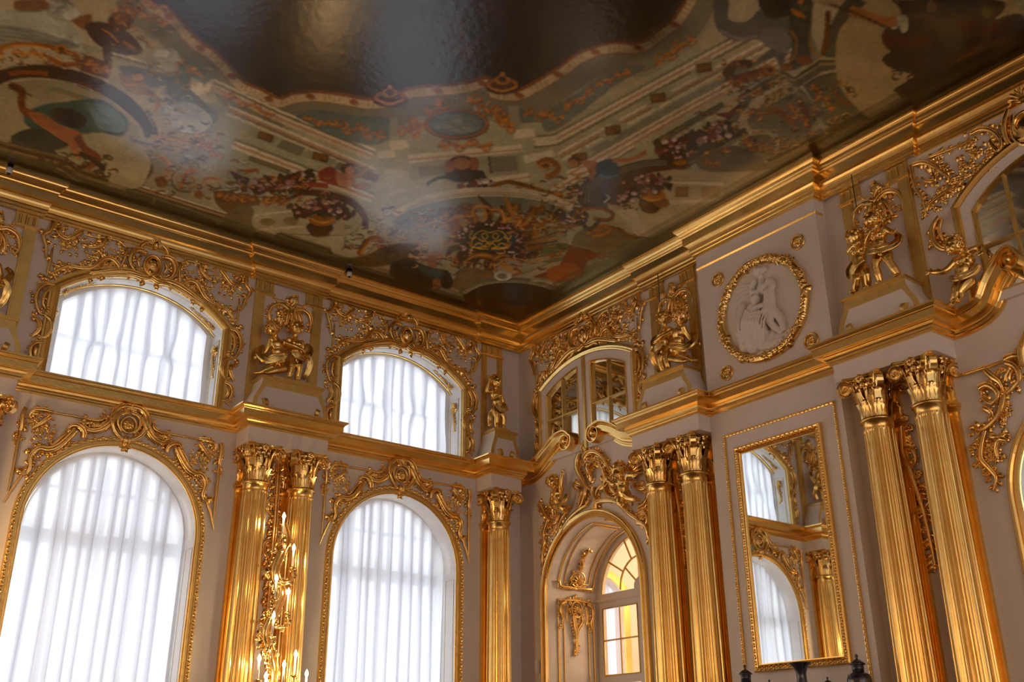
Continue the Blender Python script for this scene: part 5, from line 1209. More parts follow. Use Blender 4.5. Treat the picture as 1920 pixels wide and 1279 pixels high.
    def garland(s, pts, r, n, cols=((196, 150, 140), (222, 200, 190), (150, 85, 75), (200, 170, 150), (110, 60, 55)), leaf=(62, 66, 40)):
        P = [Vector(p) for p in pts]; segs = len(P)-1
        def at(t): t *= segs; k = min(int(t), segs-1); return P[k]+(P[k+1]-P[k])*(t-k)
        for k in range(n*2): q = at(s.r.random()); s.ell(q.x+s.r.uniform(-r, r)*1.3, q.y+s.r.uniform(-r, r), r*.5, r*.28, leaf if s.r.random() < .6 else (92, 60, 40), .9, s.r.uniform(0, 3))
        for k in range(n):
            q = at(s.r.random()); x, y = q.x+s.r.uniform(-r, r), q.y+s.r.uniform(-r, r)*.8; R_ = r*s.r.uniform(.28, .5); c = s.r.choice(cols)
            s.ell(x, y, R_*1.15, R_*.9, (95, 55, 48), .8); s.ell(x, y, R_, R_*.75, c); s.ell(x-R_*.1, y-R_*.1, R_*.55, R_*.4, tuple(v*.75 for v in c)); s.ell(x, y, R_*.3, R_*.22, tuple(min(255, v*1.12) for v in c))
    def rosette(s, x, y, rx, ry, rot=0.):
        c, q = math.cos(rot), math.sin(rot); s.hard([(x+a*rx*c-b_*ry*q, y+a*rx*q+b_*ry*c) for a, b_ in ((-1, -1), (1, -1), (1, 1), (-1, 1))], (122, 96, 52)); s.ell(x, y, rx*.7, ry*.7, (165, 118, 58), 1, rot); s.ell(x, y, rx*.4, ry*.4, (110, 76, 34), 1, rot); s.ell(x, y, rx*.2, ry*.2, (190, 140, 76), 1, rot)
A_ = Paint(-10.4, 0.0, -11.2, 0.0, .0145)
CR, LT, GG, SH, GO, BR, DK = (196, 182, 150), (226, 213, 184), (160, 155, 130), (128, 122, 98), (196, 134, 62), (104, 74, 50), (30, 25, 17)
PK = (196, 160, 130)
A_.fill([(-10.5, .1), (.1, .1), (.1, -11.3), (-10.5, -11.3)], CR, 1, False)
# ---- broad tonal zones
A_.fr(0, 0, 2.7214)
A_.poly([(900, 560), (1300, 520), (1905, 760), (1905, 1250), (1600, 1300), (1150, 1150), (1000, 800)], (192, 186, 158), 1)
A_.fr(600, 0, 2.7214)
A_.poly([(-20, 560), (400, 560), (760, 500), (1060, 500), (1500, 380), (1905, 180), (1905, 1000), (1500, 1280), (900, 1290), (0, 1000)], (190, 182, 152), 1)
# ---- frieze under the scalloped opening
A_.fr(0, 0, 1)
edge = [(262, -30), (286, 0), (331, 29), (371, 73), (404, 95), (434, 125), (457, 151), (489, 165), (524, 182), (551, 173), (595, 170), (643, 176), (690, 184), (735, 180), (760, 166), (800, 160), (838, 158), (880, 152), (916, 145), (930, 165), (967, 169), (1004, 151), (1041, 129), (1089, 96), (1144, 79), (1197, 79), (1232, 55), (1262, 33), (1284, 0), (1296, -30)]
def off(path, d):
    P = [Vector(p) for p in path]; out = []
    for i in range(len(P)): t = (P[min(i+1, len(P)-1)]-P[max(i-1, 0)]).normalized(); out.append((P[i].x-t.y*d, P[i].y+t.x*d))
    return out
A_.line(off(edge, 42), 40, (146, 139, 112)); A_.line(off(edge, 60), 5, (176, 166, 138))
A_.fill([(60, -60)]+edge[:0]+edge+[(1500, -400), (600, -500)], (34, 40, 36))
A_.line(off(edge, 11), 17, (214, 190, 150)); A_.line(off(edge, 21), 3, (150, 128, 92)); A_.line(off(edge, 2), 6, (150, 96, 44)); A_.line(off(edge, -3), 3, (96, 62, 30))
E_ = spline(off(edge, 11), 1.0)
for k in range(30, len(E_)-20, 9):
    q = E_[k]; m9 = (k//9) % 9
    if m9 in (0,): A_.ell(q.x, q.y, 9, 5, (168, 102, 52), .95, .2)
    elif m9 in (3, 4, 5, 6): t = (E_[k+1]-E_[k-1]).normalized(); A_.line([(q.x-t.y*6, q.y+t.x*6), (q.x+t.y*6, q.y-t.x*6)], 1.6, (150, 122, 86), .9)
for (x, y) in ((731, 182), (942, 158)):
    A_.ell(x, y+4, 33, 15, (110, 72, 36)); A_.ell(x, y, 31, 13, (176, 118, 58)); A_.ell(x, y+2, 22, 8, (112, 74, 36)); A_.ell(x, y-8, 15, 9, (186, 130, 68)); A_.ell(x, y-9, 8, 5, (100, 66, 32)); A_.line([(x-28, y+4), (x, y+13), (x+28, y+4)], 4, (206, 150, 84)); A_.ell(x, y-20, 5, 4, (196, 140, 76))
# clouds of the dark opening
rr = random.Random(5)
for k in range(46):
    x, y = rr.uniform(300, 1250), rr.uniform(-40, 150)
    c = rr.choice([(52, 62, 66), (60, 74, 82), (44, 50, 44), (30, 30, 24), (58, 44, 34), (66, 78, 80)]) if x < 820 else rr.choice([(22, 24, 18), (30, 26, 18), (26, 34, 30), (40, 30, 22)])
    A_.soft(x, y, rr.uniform(40, 110), rr.uniform(16, 42), c, .45, rr.uniform(-.5, .5))
for pts in ([(830, 40), (850, 20), (880, 40), (870, 70), (900, 90), (880, 118), (850, 100), (836, 70)], [(880, 0), (930, 4), (960, 30), (920, 36)]): A_.poly(pts, (74, 40, 44), .8)
A_.line(off(edge, 11), 17, (214, 190, 150), 0)
# ---- perspective beams, left
A_.fr(0, 0, 2.7214)
M1 = [(232, 218, 188), (150, 136, 108), (222, 206, 176), PK, (206, 190, 158)]
A_.multi([(1080, 430), (1420, 590), (1905, 790)], 60, M1, sm=False); A_.multi([(1160, 560), (1905, 880)], 50, [LT, PK, (150, 138, 112), (214, 200, 170)], sm=False); A_.multi([(1190, 730), (1905, 1010)], 52, [(150, 142, 116), LT, PK, (222, 208, 178)], sm=False)
A_.hard([(1290, 650), (1420, 700), (1395, 740), (1265, 690)], (168, 162, 136)); A_.hard([(1440, 710), (1560, 755), (1530, 800), (1410, 750)], (140, 136, 112)); A_.hard([(1570, 760), (1720, 820), (1690, 850), (1540, 800)], (168, 162, 136)); A_.hard([(1730, 825), (1860, 875), (1840, 910), (1700, 860)], (140, 136, 112))
A_.rosette(1355, 698, 40, 20, .3); A_.rosette(1635, 802, 42, 20, .3); A_.rosette(1890, 900, 42, 20, .3)
A_.line([(1270, 805), (1480, 880)], 26, (120, 122, 98)); A_.line([(1300, 815), (1460, 872)], 10, (150, 130, 80))
for x, y in ((1010, 420), (1060, 400)): A_.hard([(x, y), (x+28, y+6), (x+10, y+70), (x-18, y+60)], LT)
A_.hard([(960, 430), (1050, 450), (1040, 480), (950, 460)], LT)
A_.scrollwork(1140, 480, 1400, 590, 26, n=4)
A_.poly([(940, 300), (1010, 340), (1080, 400), (1040, 420), (960, 380), (900, 330)], (120, 128, 108)); A_.scrollwork(900, 300, 1040, 400, 20, n=3)
# blue panels with gilt scrolls
A_.poly([(1500, 590), (1620, 560), (1800, 590), (1990, 600), (2010, 660), (1960, 720), (1860, 735), (1700, 690)], (122, 132, 120), 1); A_.scrollwork(1540, 600, 1700, 640, 20, n=3, w=8); A_.scrollwork(1700, 630, 1960, 700, 34, n=5)
# ---- perspective beams, right
A_.fr(600, 0, 2.7214)
A_.multi([(1090, 725), (1205, 712), (1905, 330), (2400, 60)], 66, [(150, 142, 116), LT, PK, (226, 212, 182), (150, 138, 110)], sm=False)
A_.multi([(1225, 800), (1905, 430), (2500, 110)], 50, [LT, PK, (160, 148, 120), (222, 208, 178)], sm=False)
A_.hard([(1250, 830), (1905, 470), (2500, 160), (2560, 300), (1905, 560), (1290, 900)], (158, 154, 130))
for x, y in ((1325, 805), (1495, 665), (1725, 500), (1960, 345)): A_.hard([(x-75, y+25), (x+20, y-55), (x+80, y-30), (x-10, y+60)], (182, 174, 146)); A_.rosette(x, y, 40, 24, -.15)
A_.multi([(1270, 905), (1905, 545), (2500, 230)], 60, [(226, 212, 182), PK, LT, PK, (200, 184, 152)], sm=False); A_.multi([(1190, 985), (1600, 740)], 46, [LT, PK, LT, (160, 146, 118)], sm=False)
A_.line([(1700, 735), (1890, 625), (2060, 530)], 30, (112, 114, 90)); A_.line([(1740, 712), (1860, 645)], 10, (150, 124, 70))
A_.poly([(1015, 545), (1120, 570), (1300, 480), (1440, 390), (1600, 335), (1650, 345), (1520, 420), (1390, 520), (1230, 640), (1150, 668), (1120, 620), (1025, 620)], (118, 128, 114)); A_.scrollwork(1040, 575, 1240, 600, 30, n=4); A_.scrollwork(1240, 560, 1400, 450, 26, n=3); A_.scrollwork(1400, 440, 1590, 355, 18, n=4, w=8)
A_.scrollwork(1710, 320, 1910, 190, 34, n=4); 
# ---- stepped architecture round the central plaque
for p, c in (([(350, 722), (440, 715), (458, 752), (368, 768)], LT), ([(290, 775), (385, 765), (385, 800), (300, 808)], LT), ([(985, 662), (1090, 655), (1102, 700), (990, 708)], LT), ([(1098, 715), (1205, 702), (1212, 735), (1104, 745)], LT), ([(360, 600), (395, 596), (400, 690), (350, 700)], (172, 164, 138)), ([(960, 545), (1015, 540), (1025, 660), (975, 665)], (172, 164, 138)),
             ([(445, 790), (1030, 738), (1040, 772), (455, 832)], LT), ([(445, 812), (1036, 758), (1037, 766), (450, 822)], PK), ([(470, 832), (1020, 786), (1022, 890), (480, 915)], (176, 168, 142)), ([(500, 850), (640, 842), (650, 890), (510, 900)], (150, 145, 120)), ([(870, 800), (1000, 795), (1010, 870), (880, 880)], (146, 140, 114)), ([(855, 798), (868, 797), (880, 885), (868, 886)], (104, 98, 76)),
             ([(735, 932), (1060, 880), (1070, 925), (745, 978)], LT), ([(740, 950), (1066, 900), (1068, 906), (742, 958)], PK), ([(1040, 795), (1190, 765), (1200, 795), (1045, 835)], LT), ([(320, 860), (440, 870), (500, 960), (360, 1000)], (206, 196, 168))): A_.hard(p, c)
A_.scrollwork(470, 700, 640, 500, 40, n=4, w=12); A_.scrollwork(760, 500, 960, 620, 40, n=4, w=12); A_.scrollwork(480, 600, 420, 700, 36, n=2, w=12); A_.scrollwork(900, 600, 1000, 660, 30, n=2, w=12); A_.scrollwork(600, 740, 880, 740, 30, n=4, w=12)
A_.ell(697, 634, 165, 78, (104, 72, 34)); A_.ell(697, 632, 160, 74, (190, 132, 66)); A_.ell(697, 632, 146, 64, (110, 126, 124)); A_.ell(697, 632, 136, 56, (128, 142, 138))
for x, y, a, b_ in ((650, 640, 40, 22), (700, 610, 30, 30), (745, 650, 50, 22), (690, 660, 60, 16), (600, 640, 24, 18)): A_.soft(x, y, a, b_, (176, 180, 170), .8, .3); A_.line([(x-a, y+4), (x, y-b_*.4), (x+a*.8, y+b_*.3)], 4, (92, 104, 102), .7)
# cherub, urn and leaves beneath the plaque
A_.ell(725, 840, 80, 46, (110, 62, 40)); A_.ell(660, 850, 24, 34, (170, 112, 72)); A_.ell(785, 835, 24, 34, (170, 112, 72)); A_.ell(722, 835, 46, 30, (178, 128, 70)); A_.poly([(640, 880), (830, 870), (820, 910), (730, 930), (650, 915)], (60, 58, 38)); A_.line([(545, 940), (620, 905), (700, 920)], 18, (70, 80, 62)); A_.garland([(740, 960), (850, 960), (800, 1000)], 45, 22); A_.line([(860, 960), (960, 930), (1090, 960), (1250, 1020)], 22, (150, 112, 50)); A_.scrollwork(880, 965, 1240, 1000, 24, n=7, w=9)
A_.line([(1110, 840), (1160, 815), (1215, 850), (1190, 890), (1150, 900)], 30, (170, 116, 54)); A_.ell(1150, 845, 38, 20, (206, 150, 80)); A_.ell(1150, 845, 20, 9, (130, 86, 38))
# ---- coffered arch and monogram shield
arc = [(385, 1100), (470, 1050), (570, 1012), (720, 985), (880, 978), (1040, 988), (1170, 1015), (1285, 1062)]
A_.line(arc, 46, LT); A_.line([(x, y+4) for x, y in arc], 5, PK); A_.line([(x, y+14) for x, y in arc], 4, (150, 134, 104)); arc2 = [(x, y+62) for x, y in arc]; A_.line(arc2, 78, (150, 150, 128))
for x, y in ((540, 1118), (645, 1082), (760, 1060), (985, 1060), (1110, 1076), (1205, 1100)): A_.rosette(x, y, 42, 22, .02)
A_.poly([(430, 1180), (600, 1120), (860, 1100), (1100, 1130), (1230, 1180), (1240, 1290), (1000, 1400), (700, 1400), (480, 1330)], (178, 166, 132))
A_.fr(620, 380, 4.3636)
for k in range(46):
    a = 2*PI*k/46; cx, cy = 1310, 310; r0, r1 = 250, 250+rr.uniform(120, 230)*(1.25 if math.sin(a) < -.2 else .8); b_ = a+rr.uniform(-.2, .3)
    A_.line([(cx+r0*math.cos(a), cy+r0*.5*math.sin(a)), (cx+(r0+r1)/2*math.cos((a+b_)/2+.15), cy+(r0+r1)/2*.62*math.sin((a+b_)/2+.15)), (cx+r1*math.cos(b_), cy+r1*.72*math.sin(b_))], 40, rr.choice([(176, 118, 50), (130, 84, 36), (206, 148, 72), (100, 64, 30)]), .95, True)
for q in ([(1190, 150), (1160, 80), (1190, 30), (1290, 40), (1330, 90)], [(1330, 120), (1310, 60), (1400, 70), (1420, 160)], [(1010, 190), (1000, 130), (1080, 110), (1130, 170)], [(1460, 110), (1560, 130), (1520, 200), (1600, 220)], [(780, 190), (870, 150), (960, 200), (930, 300)]): A_.line(q, 34, (200, 142, 66), 1, True); A_.line(q, 12, (232, 184, 110), 1, True)
A_.ell(1305, 310, 285, 150, (92, 58, 42)); A_.garland([(1305+255*math.cos(t), 310+125*math.sin(t)) for t in [2*PI*k/16 for k in range(17)]], 34, 90)
A_.ell(1305, 308, 212, 96, (46, 66, 62)); A_.ell(1305, 308, 204, 90, (66, 112, 116)); A_.ell(1305, 308, 180, 76, (54, 92, 96))
for s9 in (-1, 1):
    for q in ([(0, -60), (60, -80), (110, -60), (140, -20), (150, 30), (120, 60), (60, 55), (90, 20), (130, 40)], [(0, 40), (40, 0), (70, -40), (40, -60), (20, -30), (60, 10), (100, -20)], [(10, 70), (60, 70), (150, 60), (170, 10)], [(0, 10), (30, 30), (50, 60), (10, 60)], [(140, -70), (170, -40), (150, -10), (110, -30)]):
        A_.line([(1305+s9*x, 308+y) for x, y in q], 11, (226, 180, 84))
for q in ([(1100, 480), (1200, 430), (1320, 450), (1300, 540)], [(1480, 440), (1400, 430), (1340, 470), (1350, 560)]): A_.line(q, 46, (176, 122, 54), 1, True); A_.line(q, 14, (220, 168, 90), 1, True)
A_.line([(1640, 270), (1650, 200), (1680, 150)], 10, (120, 90, 40)); 
for x, y in ((1600, 200), (1680, 150), (1700, 210), (1620, 240), (1660, 180)): A_.ell(x, y, 26, 10, (150, 92, 40), 1, rr.uniform(-1, 1))
for k in range(9): A_.line([(1560, 330+k*12), (1700, 290+k*16), (1860, 240+k*26)], 15, rr.choice([(120, 88, 44), (84, 62, 34), (160, 120, 62)]), .9, True)
# ---- lower figures
A_.poly([(60, 480), (260, 440), (470, 350), (640, 330), (760, 380), (700, 470), (520, 500), (300, 520)], (118, 98, 66)); A_.line([(230, 430), (290, 320), (380, 290), (430, 340), (380, 360)], 44, (176, 118, 52)); A_.line([(250, 420), (310, 330), (390, 300)], 14, (222, 164, 84))
A_.ell(720, 400, 95, 60, (110, 92, 72)); A_.line([(640, 420), (700, 450), (800, 430), (810, 380)], 20, (206, 182, 160)); A_.line([(700, 380), (780, 320), (870, 300)], 30, (196, 170, 140)); A_.ell(850, 440, 60, 50, (190, 150, 116)); A_.ell(830, 490, 40, 60, (176, 128, 92))
A_.poly([(500, 500), (620, 460), (820, 530), (960, 560), (990, 640), (960, 690), (880, 620), (800, 700), (560, 640), (480, 570)], (30, 52, 52)); A_.poly([(680, 500), (820, 540), (940, 570), (900, 620), (780, 590)], (58, 100, 102)); A_.ell(870, 660, 40, 44, (176, 124, 84)); A_.poly([(900, 600), (990, 610), (990, 690), (910, 690)], (26, 40, 40))
A_.line([(870, 460), (980, 470), (1060, 540), (1000, 600)], 8, (60, 48, 34)); A_.poly([(1090, 520), (1300, 560), (1310, 620), (1080, 700), (1000, 690), (1020, 600)], (150, 128, 94))
A_.line([(1060, 740), (1200, 660), (1400, 630), (1620, 640), (1840, 690)], 40, (150, 140, 112)); A_.line([(1060, 750), (1200, 672), (1400, 642), (1620, 652), (1840, 702)], 6, (206, 188, 150)); A_.poly([(1080, 760), (1240, 680), (1440, 655), (1640, 670), (1850, 730), (1960, 800), (1540, 1000), (1200, 900)], (62, 50, 28))
A_.ell(1450, 760, 170, 60, (76, 62, 34)); A_.ell(1465, 770, 80, 22, (104, 84, 44)); A_.ell(1410, 600, 76, 40, (216, 206, 186)); A_.ell(1400, 600, 40, 20, (150, 140, 124)); A_.line([(1240, 590), (1320, 600)], 22, (176, 118, 54)); A_.line([(1480, 600), (1560, 570), (1500, 540)], 24, (176, 118, 54))
A_.line([(1460, 480), (1560, 500), (1640, 480)], 24, (176, 170, 150)); A_.line([(1600, 430), (1720, 460), (1900, 420), (2000, 380)], 40, (176, 160, 128)); A_.ell(1660, 440, 60, 40, (60, 52, 38)); A_.poly([(1760, 400), (1880, 360), (1960, 400), (1840, 470)], (140, 142, 92))
A_.fr(1000, 240, 3.9975)
A_.poly([(100, 880), (180, 860), (280, 880), (260, 960), (140, 1000), (20, 980)], (130, 138, 96)); A_.line([(-60, 1000), (80, 980), (240, 940), (300, 900)], 34, (190, 168, 128)); A_.poly([(270, 880), (360, 880), (460, 930), (620, 940), (500, 980), (400, 1000), (380, 1110), (260, 1140), (0, 1120), (180, 1040)], (156, 78, 48)); A_.poly([(100, 1060), (260, 1010), (360, 1060), (330, 1140), (120, 1140)], (196, 118, 58)); A_.line([(500, 960), (700, 965), (790, 940)], 22, (160, 110, 64))
A_.poly([(400, 1050), (470, 970), (570, 1010), (480, 1100), (380, 1180)], (156, 146, 110)); A_.line([(420, 1030), (480, 990), (560, 1020)], 8, (200, 188, 150))
A_.line([(-20, 1140), (80, 1140), (160, 1175)], 34, (176, 166, 138)); A_.line([(-20, 1146), (80, 1146), (160, 1181)], 8, (220, 206, 176))
A_.poly([(280, 880), (330, 780), (480, 730), (620, 760), (720, 820), (900, 830), (700, 930), (450, 920)], (144, 130, 94)); A_.line([(560, 740), (640, 760), (720, 810), (880, 822)], 26, (140, 98, 48)); A_.line([(430, 770), (520, 730), (580, 760), (520, 800), (440, 810)], 22, (190, 136, 66)); A_.scrollwork(400, 800, 560, 740, 22, n=3)
# right oval niche with flower vase
A_.poly([(560, 640), (640, 440), (800, 340), (1000, 310), (1250, 310), (1400, 370), (1440, 450), (1400, 570), (1250, 640), (1050, 780), (900, 820), (780, 800), (640, 740)], (202, 188, 152))
A_.hard([(620, 620), (740, 590), (900, 820), (780, 810)], (222, 208, 176)); A_.line([(1020, 410), (1420, 420)], 22, LT); A_.line([(1000, 560), (1400, 540)], 26, LT); A_.hard([(1060, 440), (1170, 440), (1160, 520), (1060, 520)], (162, 130, 92)); A_.hard([(1260, 440), (1400, 440), (1390, 520), (1260, 520)], (176, 148, 106))
A_.poly([(330, 520), (350, 440), (420, 370), (560, 320), (700, 270), (860, 235), (1030, 235), (1080, 290), (900, 320), (720, 370), (600, 440), (540, 540), (560, 600), (430, 600), (350, 580)], (98, 92, 78)); A_.poly([(540, 560), (560, 460), (640, 400), (820, 320), (1000, 290), (1060, 300), (880, 330), (720, 390), (640, 480), (620, 570)], (128, 74, 44))
for o_ in (0, 26, 52): A_.line([(360+o_, 560), (375+o_, 450), (460+o_*.7, 385+o_*.4), (640, 310+o_*.6), (860, 250+o_*.6), (1000, 250+o_*.5)], 7, (156, 150, 128), .9)
A_.ell(1110, 265, 75, 45, (120, 88, 46)); A_.ell(1100, 255, 50, 26, (184, 132, 66)); A_.line([(1160, 250), (1320, 170), (1600, 20)], 60, (112, 106, 84)); A_.line([(1160, 268), (1600, 50)], 10, (170, 160, 130))
A_.ell(880, 560, 90, 76, (120, 80, 34)); A_.ell(900, 500, 90, 40, (196, 134, 48)); A_.ell(960, 560, 60, 34, (150, 102, 42)); A_.ell(870, 610, 60, 26, (104, 70, 34)); A_.line([(820, 520), (880, 545), (960, 530)], 14, (226, 168, 78)); A_.garland([(640, 470), (740, 420), (860, 390), (980, 400), (780, 480), (640, 520)], 52, 46); A_.ell(560, 520, 50, 30, (70, 52, 60)); A_.line([(540, 500), (570, 520), (530, 560)], 14, (220, 210, 200))
A_.garland([(640, 580), (760, 600)], 20, 6); A_.garland([(960, 170), (1100, 130), (1250, 90), (1380, 50)], 60, 50); A_.garland([(1020, 210), (1160, 180)], 34, 14)
A_.line([(300, 620), (420, 600), (540, 610), (600, 650), (560, 690), (450, 680)], 30, (150, 104, 50)); A_.line([(310, 626), (420, 608), (530, 618)], 8, (200, 150, 84)); A_.garland([(190, 640), (280, 700), (360, 640)], 44, 26); A_.line([(120, 750), (230, 740), (340, 730)], 30, (170, 116, 50), 1, True); A_.garland([(270, 470), (330, 460)], 34, 12); A_.line([(350, 690), (420, 760), (500, 690)], 30, (92, 84, 64))
# reclining child, right
A_.ell(310, 250, 50, 40, (112, 74, 40)); A_.ell(300, 265, 36, 32, (190, 142, 104)); A_.poly([(340, 250), (420, 240), (490, 260), (480, 310), (440, 380), (400, 300)], (190, 140, 100)); A_.line([(420, 300), (440, 360), (430, 390)], 30, (176, 124, 86)); A_.line([(400, 330), (330, 350), (280, 350)], 18, (196, 150, 110)); A_.poly([(480, 260), (580, 230), (640, 290), (640, 360), (560, 385), (470, 340)], (70, 96, 104)); A_.line([(590, 240), (720, 240), (850, 180)], 34, (184, 132, 92)); A_.line([(490, 350), (560, 370), (640, 350)], 12, (110, 136, 140))
# ---- left figures and arches
A_.fr(180, 280, 4.3636)
A_.poly([(1280, 560), (1340, 470), (1500, 390), (1640, 370), (1900, 400), (2100, 480), (2180, 560), (2100, 680), (1900, 700), (1600, 690), (1450, 700), (1330, 640)], (200, 190, 158)); A_.line([(1300, 540), (1640, 500)], 14, LT); A_.line([(1330, 660), (1700, 630)], 20, LT); A_.ell(1400, 590, 60, 26, (160, 146, 100)); A_.ell(1590, 585, 60, 30, (160, 146, 100))
A_.ell(1830, 640, 110, 60, (100, 68, 30)); A_.ell(1850, 580, 110, 50, (176, 120, 44)); A_.line([(1740, 560), (1850, 600), (1960, 570)], 18, (216, 160, 74)); A_.ell(1830, 690, 80, 26, (120, 80, 34)); A_.garland([(1650, 520), (1760, 480), (1850, 450), (1960, 500), (2050, 520)], 60, 50)
A_.line([(1540, 400), (1700, 350), (1900, 370), (2080, 430), (2190, 540), (2200, 650)], 54, (112, 70, 46)); A_.line([(1540, 370), (1700, 322), (1920, 345), (2110, 410), (2230, 530)], 12, (170, 150, 128)); A_.line([(1540, 330), (1580, 300), (1620, 330), (1600, 370), (1560, 380)], 26, (150, 140, 120))
A_.garland([(1240, 290), (1380, 300), (1480, 270), (1600, 280), (1740, 230)], 60, 60); A_.line([(1360, 400), (1440, 410), (1540, 390)], 46, (150, 104, 48)); A_.scrollwork(1290, 440, 1560, 430, 26, n=4, w=12); A_.line([(1130, 140), (1200, 180), (1320, 170), (1320, 200)], 30, (170, 96, 54), 1, True)
A_.line([(1640, 310), (1760, 290), (1900, 300)], 40, (176, 84, 60)); A_.poly([(1820, 180), (1920, 140), (1990, 200), (2060, 260), (2000, 300), (1830, 250)], (168, 76, 58)); A_.ell(2060, 160, 60, 46, (110, 72, 42)); A_.ell(2080, 170, 40, 36, (200, 150, 110)); A_.poly([(1960, 190), (2060, 200), (2120, 240), (2080, 300), (1980, 290)], (196, 144, 104)); A_.line([(2060, 210), (2160, 210), (2220, 170)], 24, (200, 150, 112)); A_.ell(2180, 300, 70, 26, (182, 132, 98))
# console architecture at the left
A_.poly([(280, 20), (380, 0), (900, 0), (1100, 120), (1290, 240), (1260, 300), (960, 330), (940, 440), (1080, 540), (1020, 560), (270, 300), (440, 250)], (176, 168, 142)); A_.hard([(270, 280), (1080, 530), (1030, 590), (250, 340)], (150, 138, 112)); A_.multi([(290, 300), (1060, 545)], 56, [LT, (130, 112, 84), PK, (120, 104, 78)], sm=False); A_.hard([(250, 330), (460, 400), (470, 440), (330, 440), (250, 380)], (70, 58, 38)); A_.hard([(480, 410), (820, 520), (980, 590), (970, 650), (480, 480)], (48, 40, 26)); A_.line([(830, 560), (960, 600)], 30, (100, 78, 42))
A_.line([(290, 20), (400, 90), (440, 170), (360, 250), (300, 270)], 50, (120, 96, 74)); A_.ell(420, 50, 60, 34, (190, 184, 160)); A_.ell(430, 50, 26, 14, (120, 112, 92)); A_.line([(440, 40), (520, 60), (600, 120), (580, 200), (540, 220)], 26, (196, 140, 90), 1, True); A_.line([(480, 70), (560, 60), (640, 160)], 12, (230, 180, 130), 1, True); A_.line([(700, 150), (640, 200), (630, 290), (680, 340), (780, 350)], 20, (120, 110, 86)); A_.line([(700, 160), (640, 210), (640, 290)], 8, (220, 208, 180))
A_.ell(780, 180, 60, 20, (206, 140, 76)); A_.line([(740, 200), (700, 290), (700, 330)], 30, (166, 108, 50)); A_.ell(700, 290, 26, 26, (200, 140, 74)); A_.line([(860, 300), (900, 240), (1030, 240)], 22, (196, 140, 84), 1, True); A_.line([(840, 340), (900, 270), (1040, 270)], 12, (230, 176, 112), 1, True); A_.ell(1100, 275, 70, 36, (186, 178, 154)); A_.ell(1100, 275, 34, 16, (130, 122, 100)); A_.line([(800, 260), (790, 360), (860, 400)], 14, (200, 190, 164)); A_.poly([(480, 240), (560, 220), (580, 290), (500, 300)], (140, 96, 50)); A_.ell(840, 370, 40, 30, (166, 112, 60))
for k in range(5): A_.ell(800+k*40, 100+k*14, 30, 34, (186, 180, 156), 1); A_.line([(790+k*40, 70+k*14), (800+k*40, 100+k*14), (790+k*40, 130+k*14)], 8, (140, 132, 108))
A_.hard([(1080, 170), (1260, 240), (1240, 300), (1160, 280)], (92, 88, 76)); A_.poly([(960, 340), (1100, 340), (1300, 380), (1340, 430), (1270, 460), (1180, 470), (1160, 520), (1080, 520), (980, 440)], (140, 108, 66)); A_.scrollwork(980, 380, 1300, 410, 30, n=5, w=12); A_.poly([(1060, 540), (1160, 470), (1280, 480), (1270, 600), (1330, 700), (1240, 680), (1040, 600)], (150, 136, 104))
A_.hard([(1040, 590), (1440, 720), (1430, 760), (1000, 640)], (112, 98, 70)); A_.hard([(1480, 680), (1920, 810), (1940, 860), (1440, 750)], (128, 116, 88)); A_.multi([(1500, 690), (1920, 830)], 40, [(160, 146, 114), (96, 82, 56), (150, 136, 104)], sm=False)
A_.hard([(-180, 180), (120, 240), (90, 300), (-180, 230)], (140, 118, 84)); A_.hard([(-100, 260), (250, 340), (240, 390), (-100, 330)], (112, 98, 68))
# top-left: arch with figure, statue, bust
A_.fr(0, 0, 3.7625)
A_.poly([(-40, 620), (100, 580), (300, 560), (560, 610), (760, 700), (900, 820), (980, 950), (960, 1000), (1060, 1120), (1040, 1240), (960, 1330), (700, 1290), (400, 1100), (-40, 1000)], (186, 174, 140)); A_.line([(360, 620), (640, 710)], 36, (138, 142, 112)); A_.line([(400, 640), (600, 705)], 14, (170, 130, 74))
A_.line([(-40, 560), (100, 510), (300, 500), (520, 545), (720, 620), (900, 730), (1030, 860), (1070, 960)], 96, (86, 60, 46)); A_.line([(60, 520), (200, 510), (340, 520)], 34, (150, 90, 40)); A_.line([(540, 570), (720, 640)], 26, (120, 72, 44)); A_.line([(-40, 500), (200, 455), (420, 470), (640, 530), (860, 640), (1010, 770), (1090, 900)], 8, (176, 164, 136)); A_.line([(100, 575), (300, 556), (520, 590), (740, 680), (900, 800)], 6, (206, 196, 168))
A_.poly([(170, 800), (300, 740), (480, 715), (700, 700), (820, 770), (900, 850), (880, 940), (820, 955), (700, 930), (560, 940), (400, 930), (250, 920), (170, 860)], (84, 112, 98)); A_.poly([(600, 720), (780, 760), (890, 860), (850, 940), (700, 900)], (118, 140, 132)); A_.poly([(340, 790), (460, 760), (600, 830), (560, 900), (400, 860)], (52, 44, 32)); A_.poly([(80, 960), (200, 910), (420, 940), (500, 1010), (340, 1060), (100, 1020)], (66, 82, 72))
A_.line([(70, 600), (150, 640), (150, 720), (170, 780), (280, 830)], 52, (132, 82, 52)); A_.line([(60, 595), (230, 680)], 8, (60, 40, 26)); A_.poly([(200, 790), (300, 800), (420, 880), (540, 920), (580, 960), (560, 1030), (470, 1010), (330, 920), (240, 860)], (184, 124, 80)); A_.line([(480, 960), (520, 1040), (570, 1110)], 50, (196, 140, 96)); A_.line([(540, 960), (600, 1050), (690, 1120), (590, 1190)], 50, (150, 90, 56)); A_.line([(560, 1080), (640, 1120), (740, 1200)], 30, (74, 44, 30)); A_.poly([(60, 1000), (300, 1010), (400, 1080), (380, 1100), (100, 1060)], (74, 84, 84))
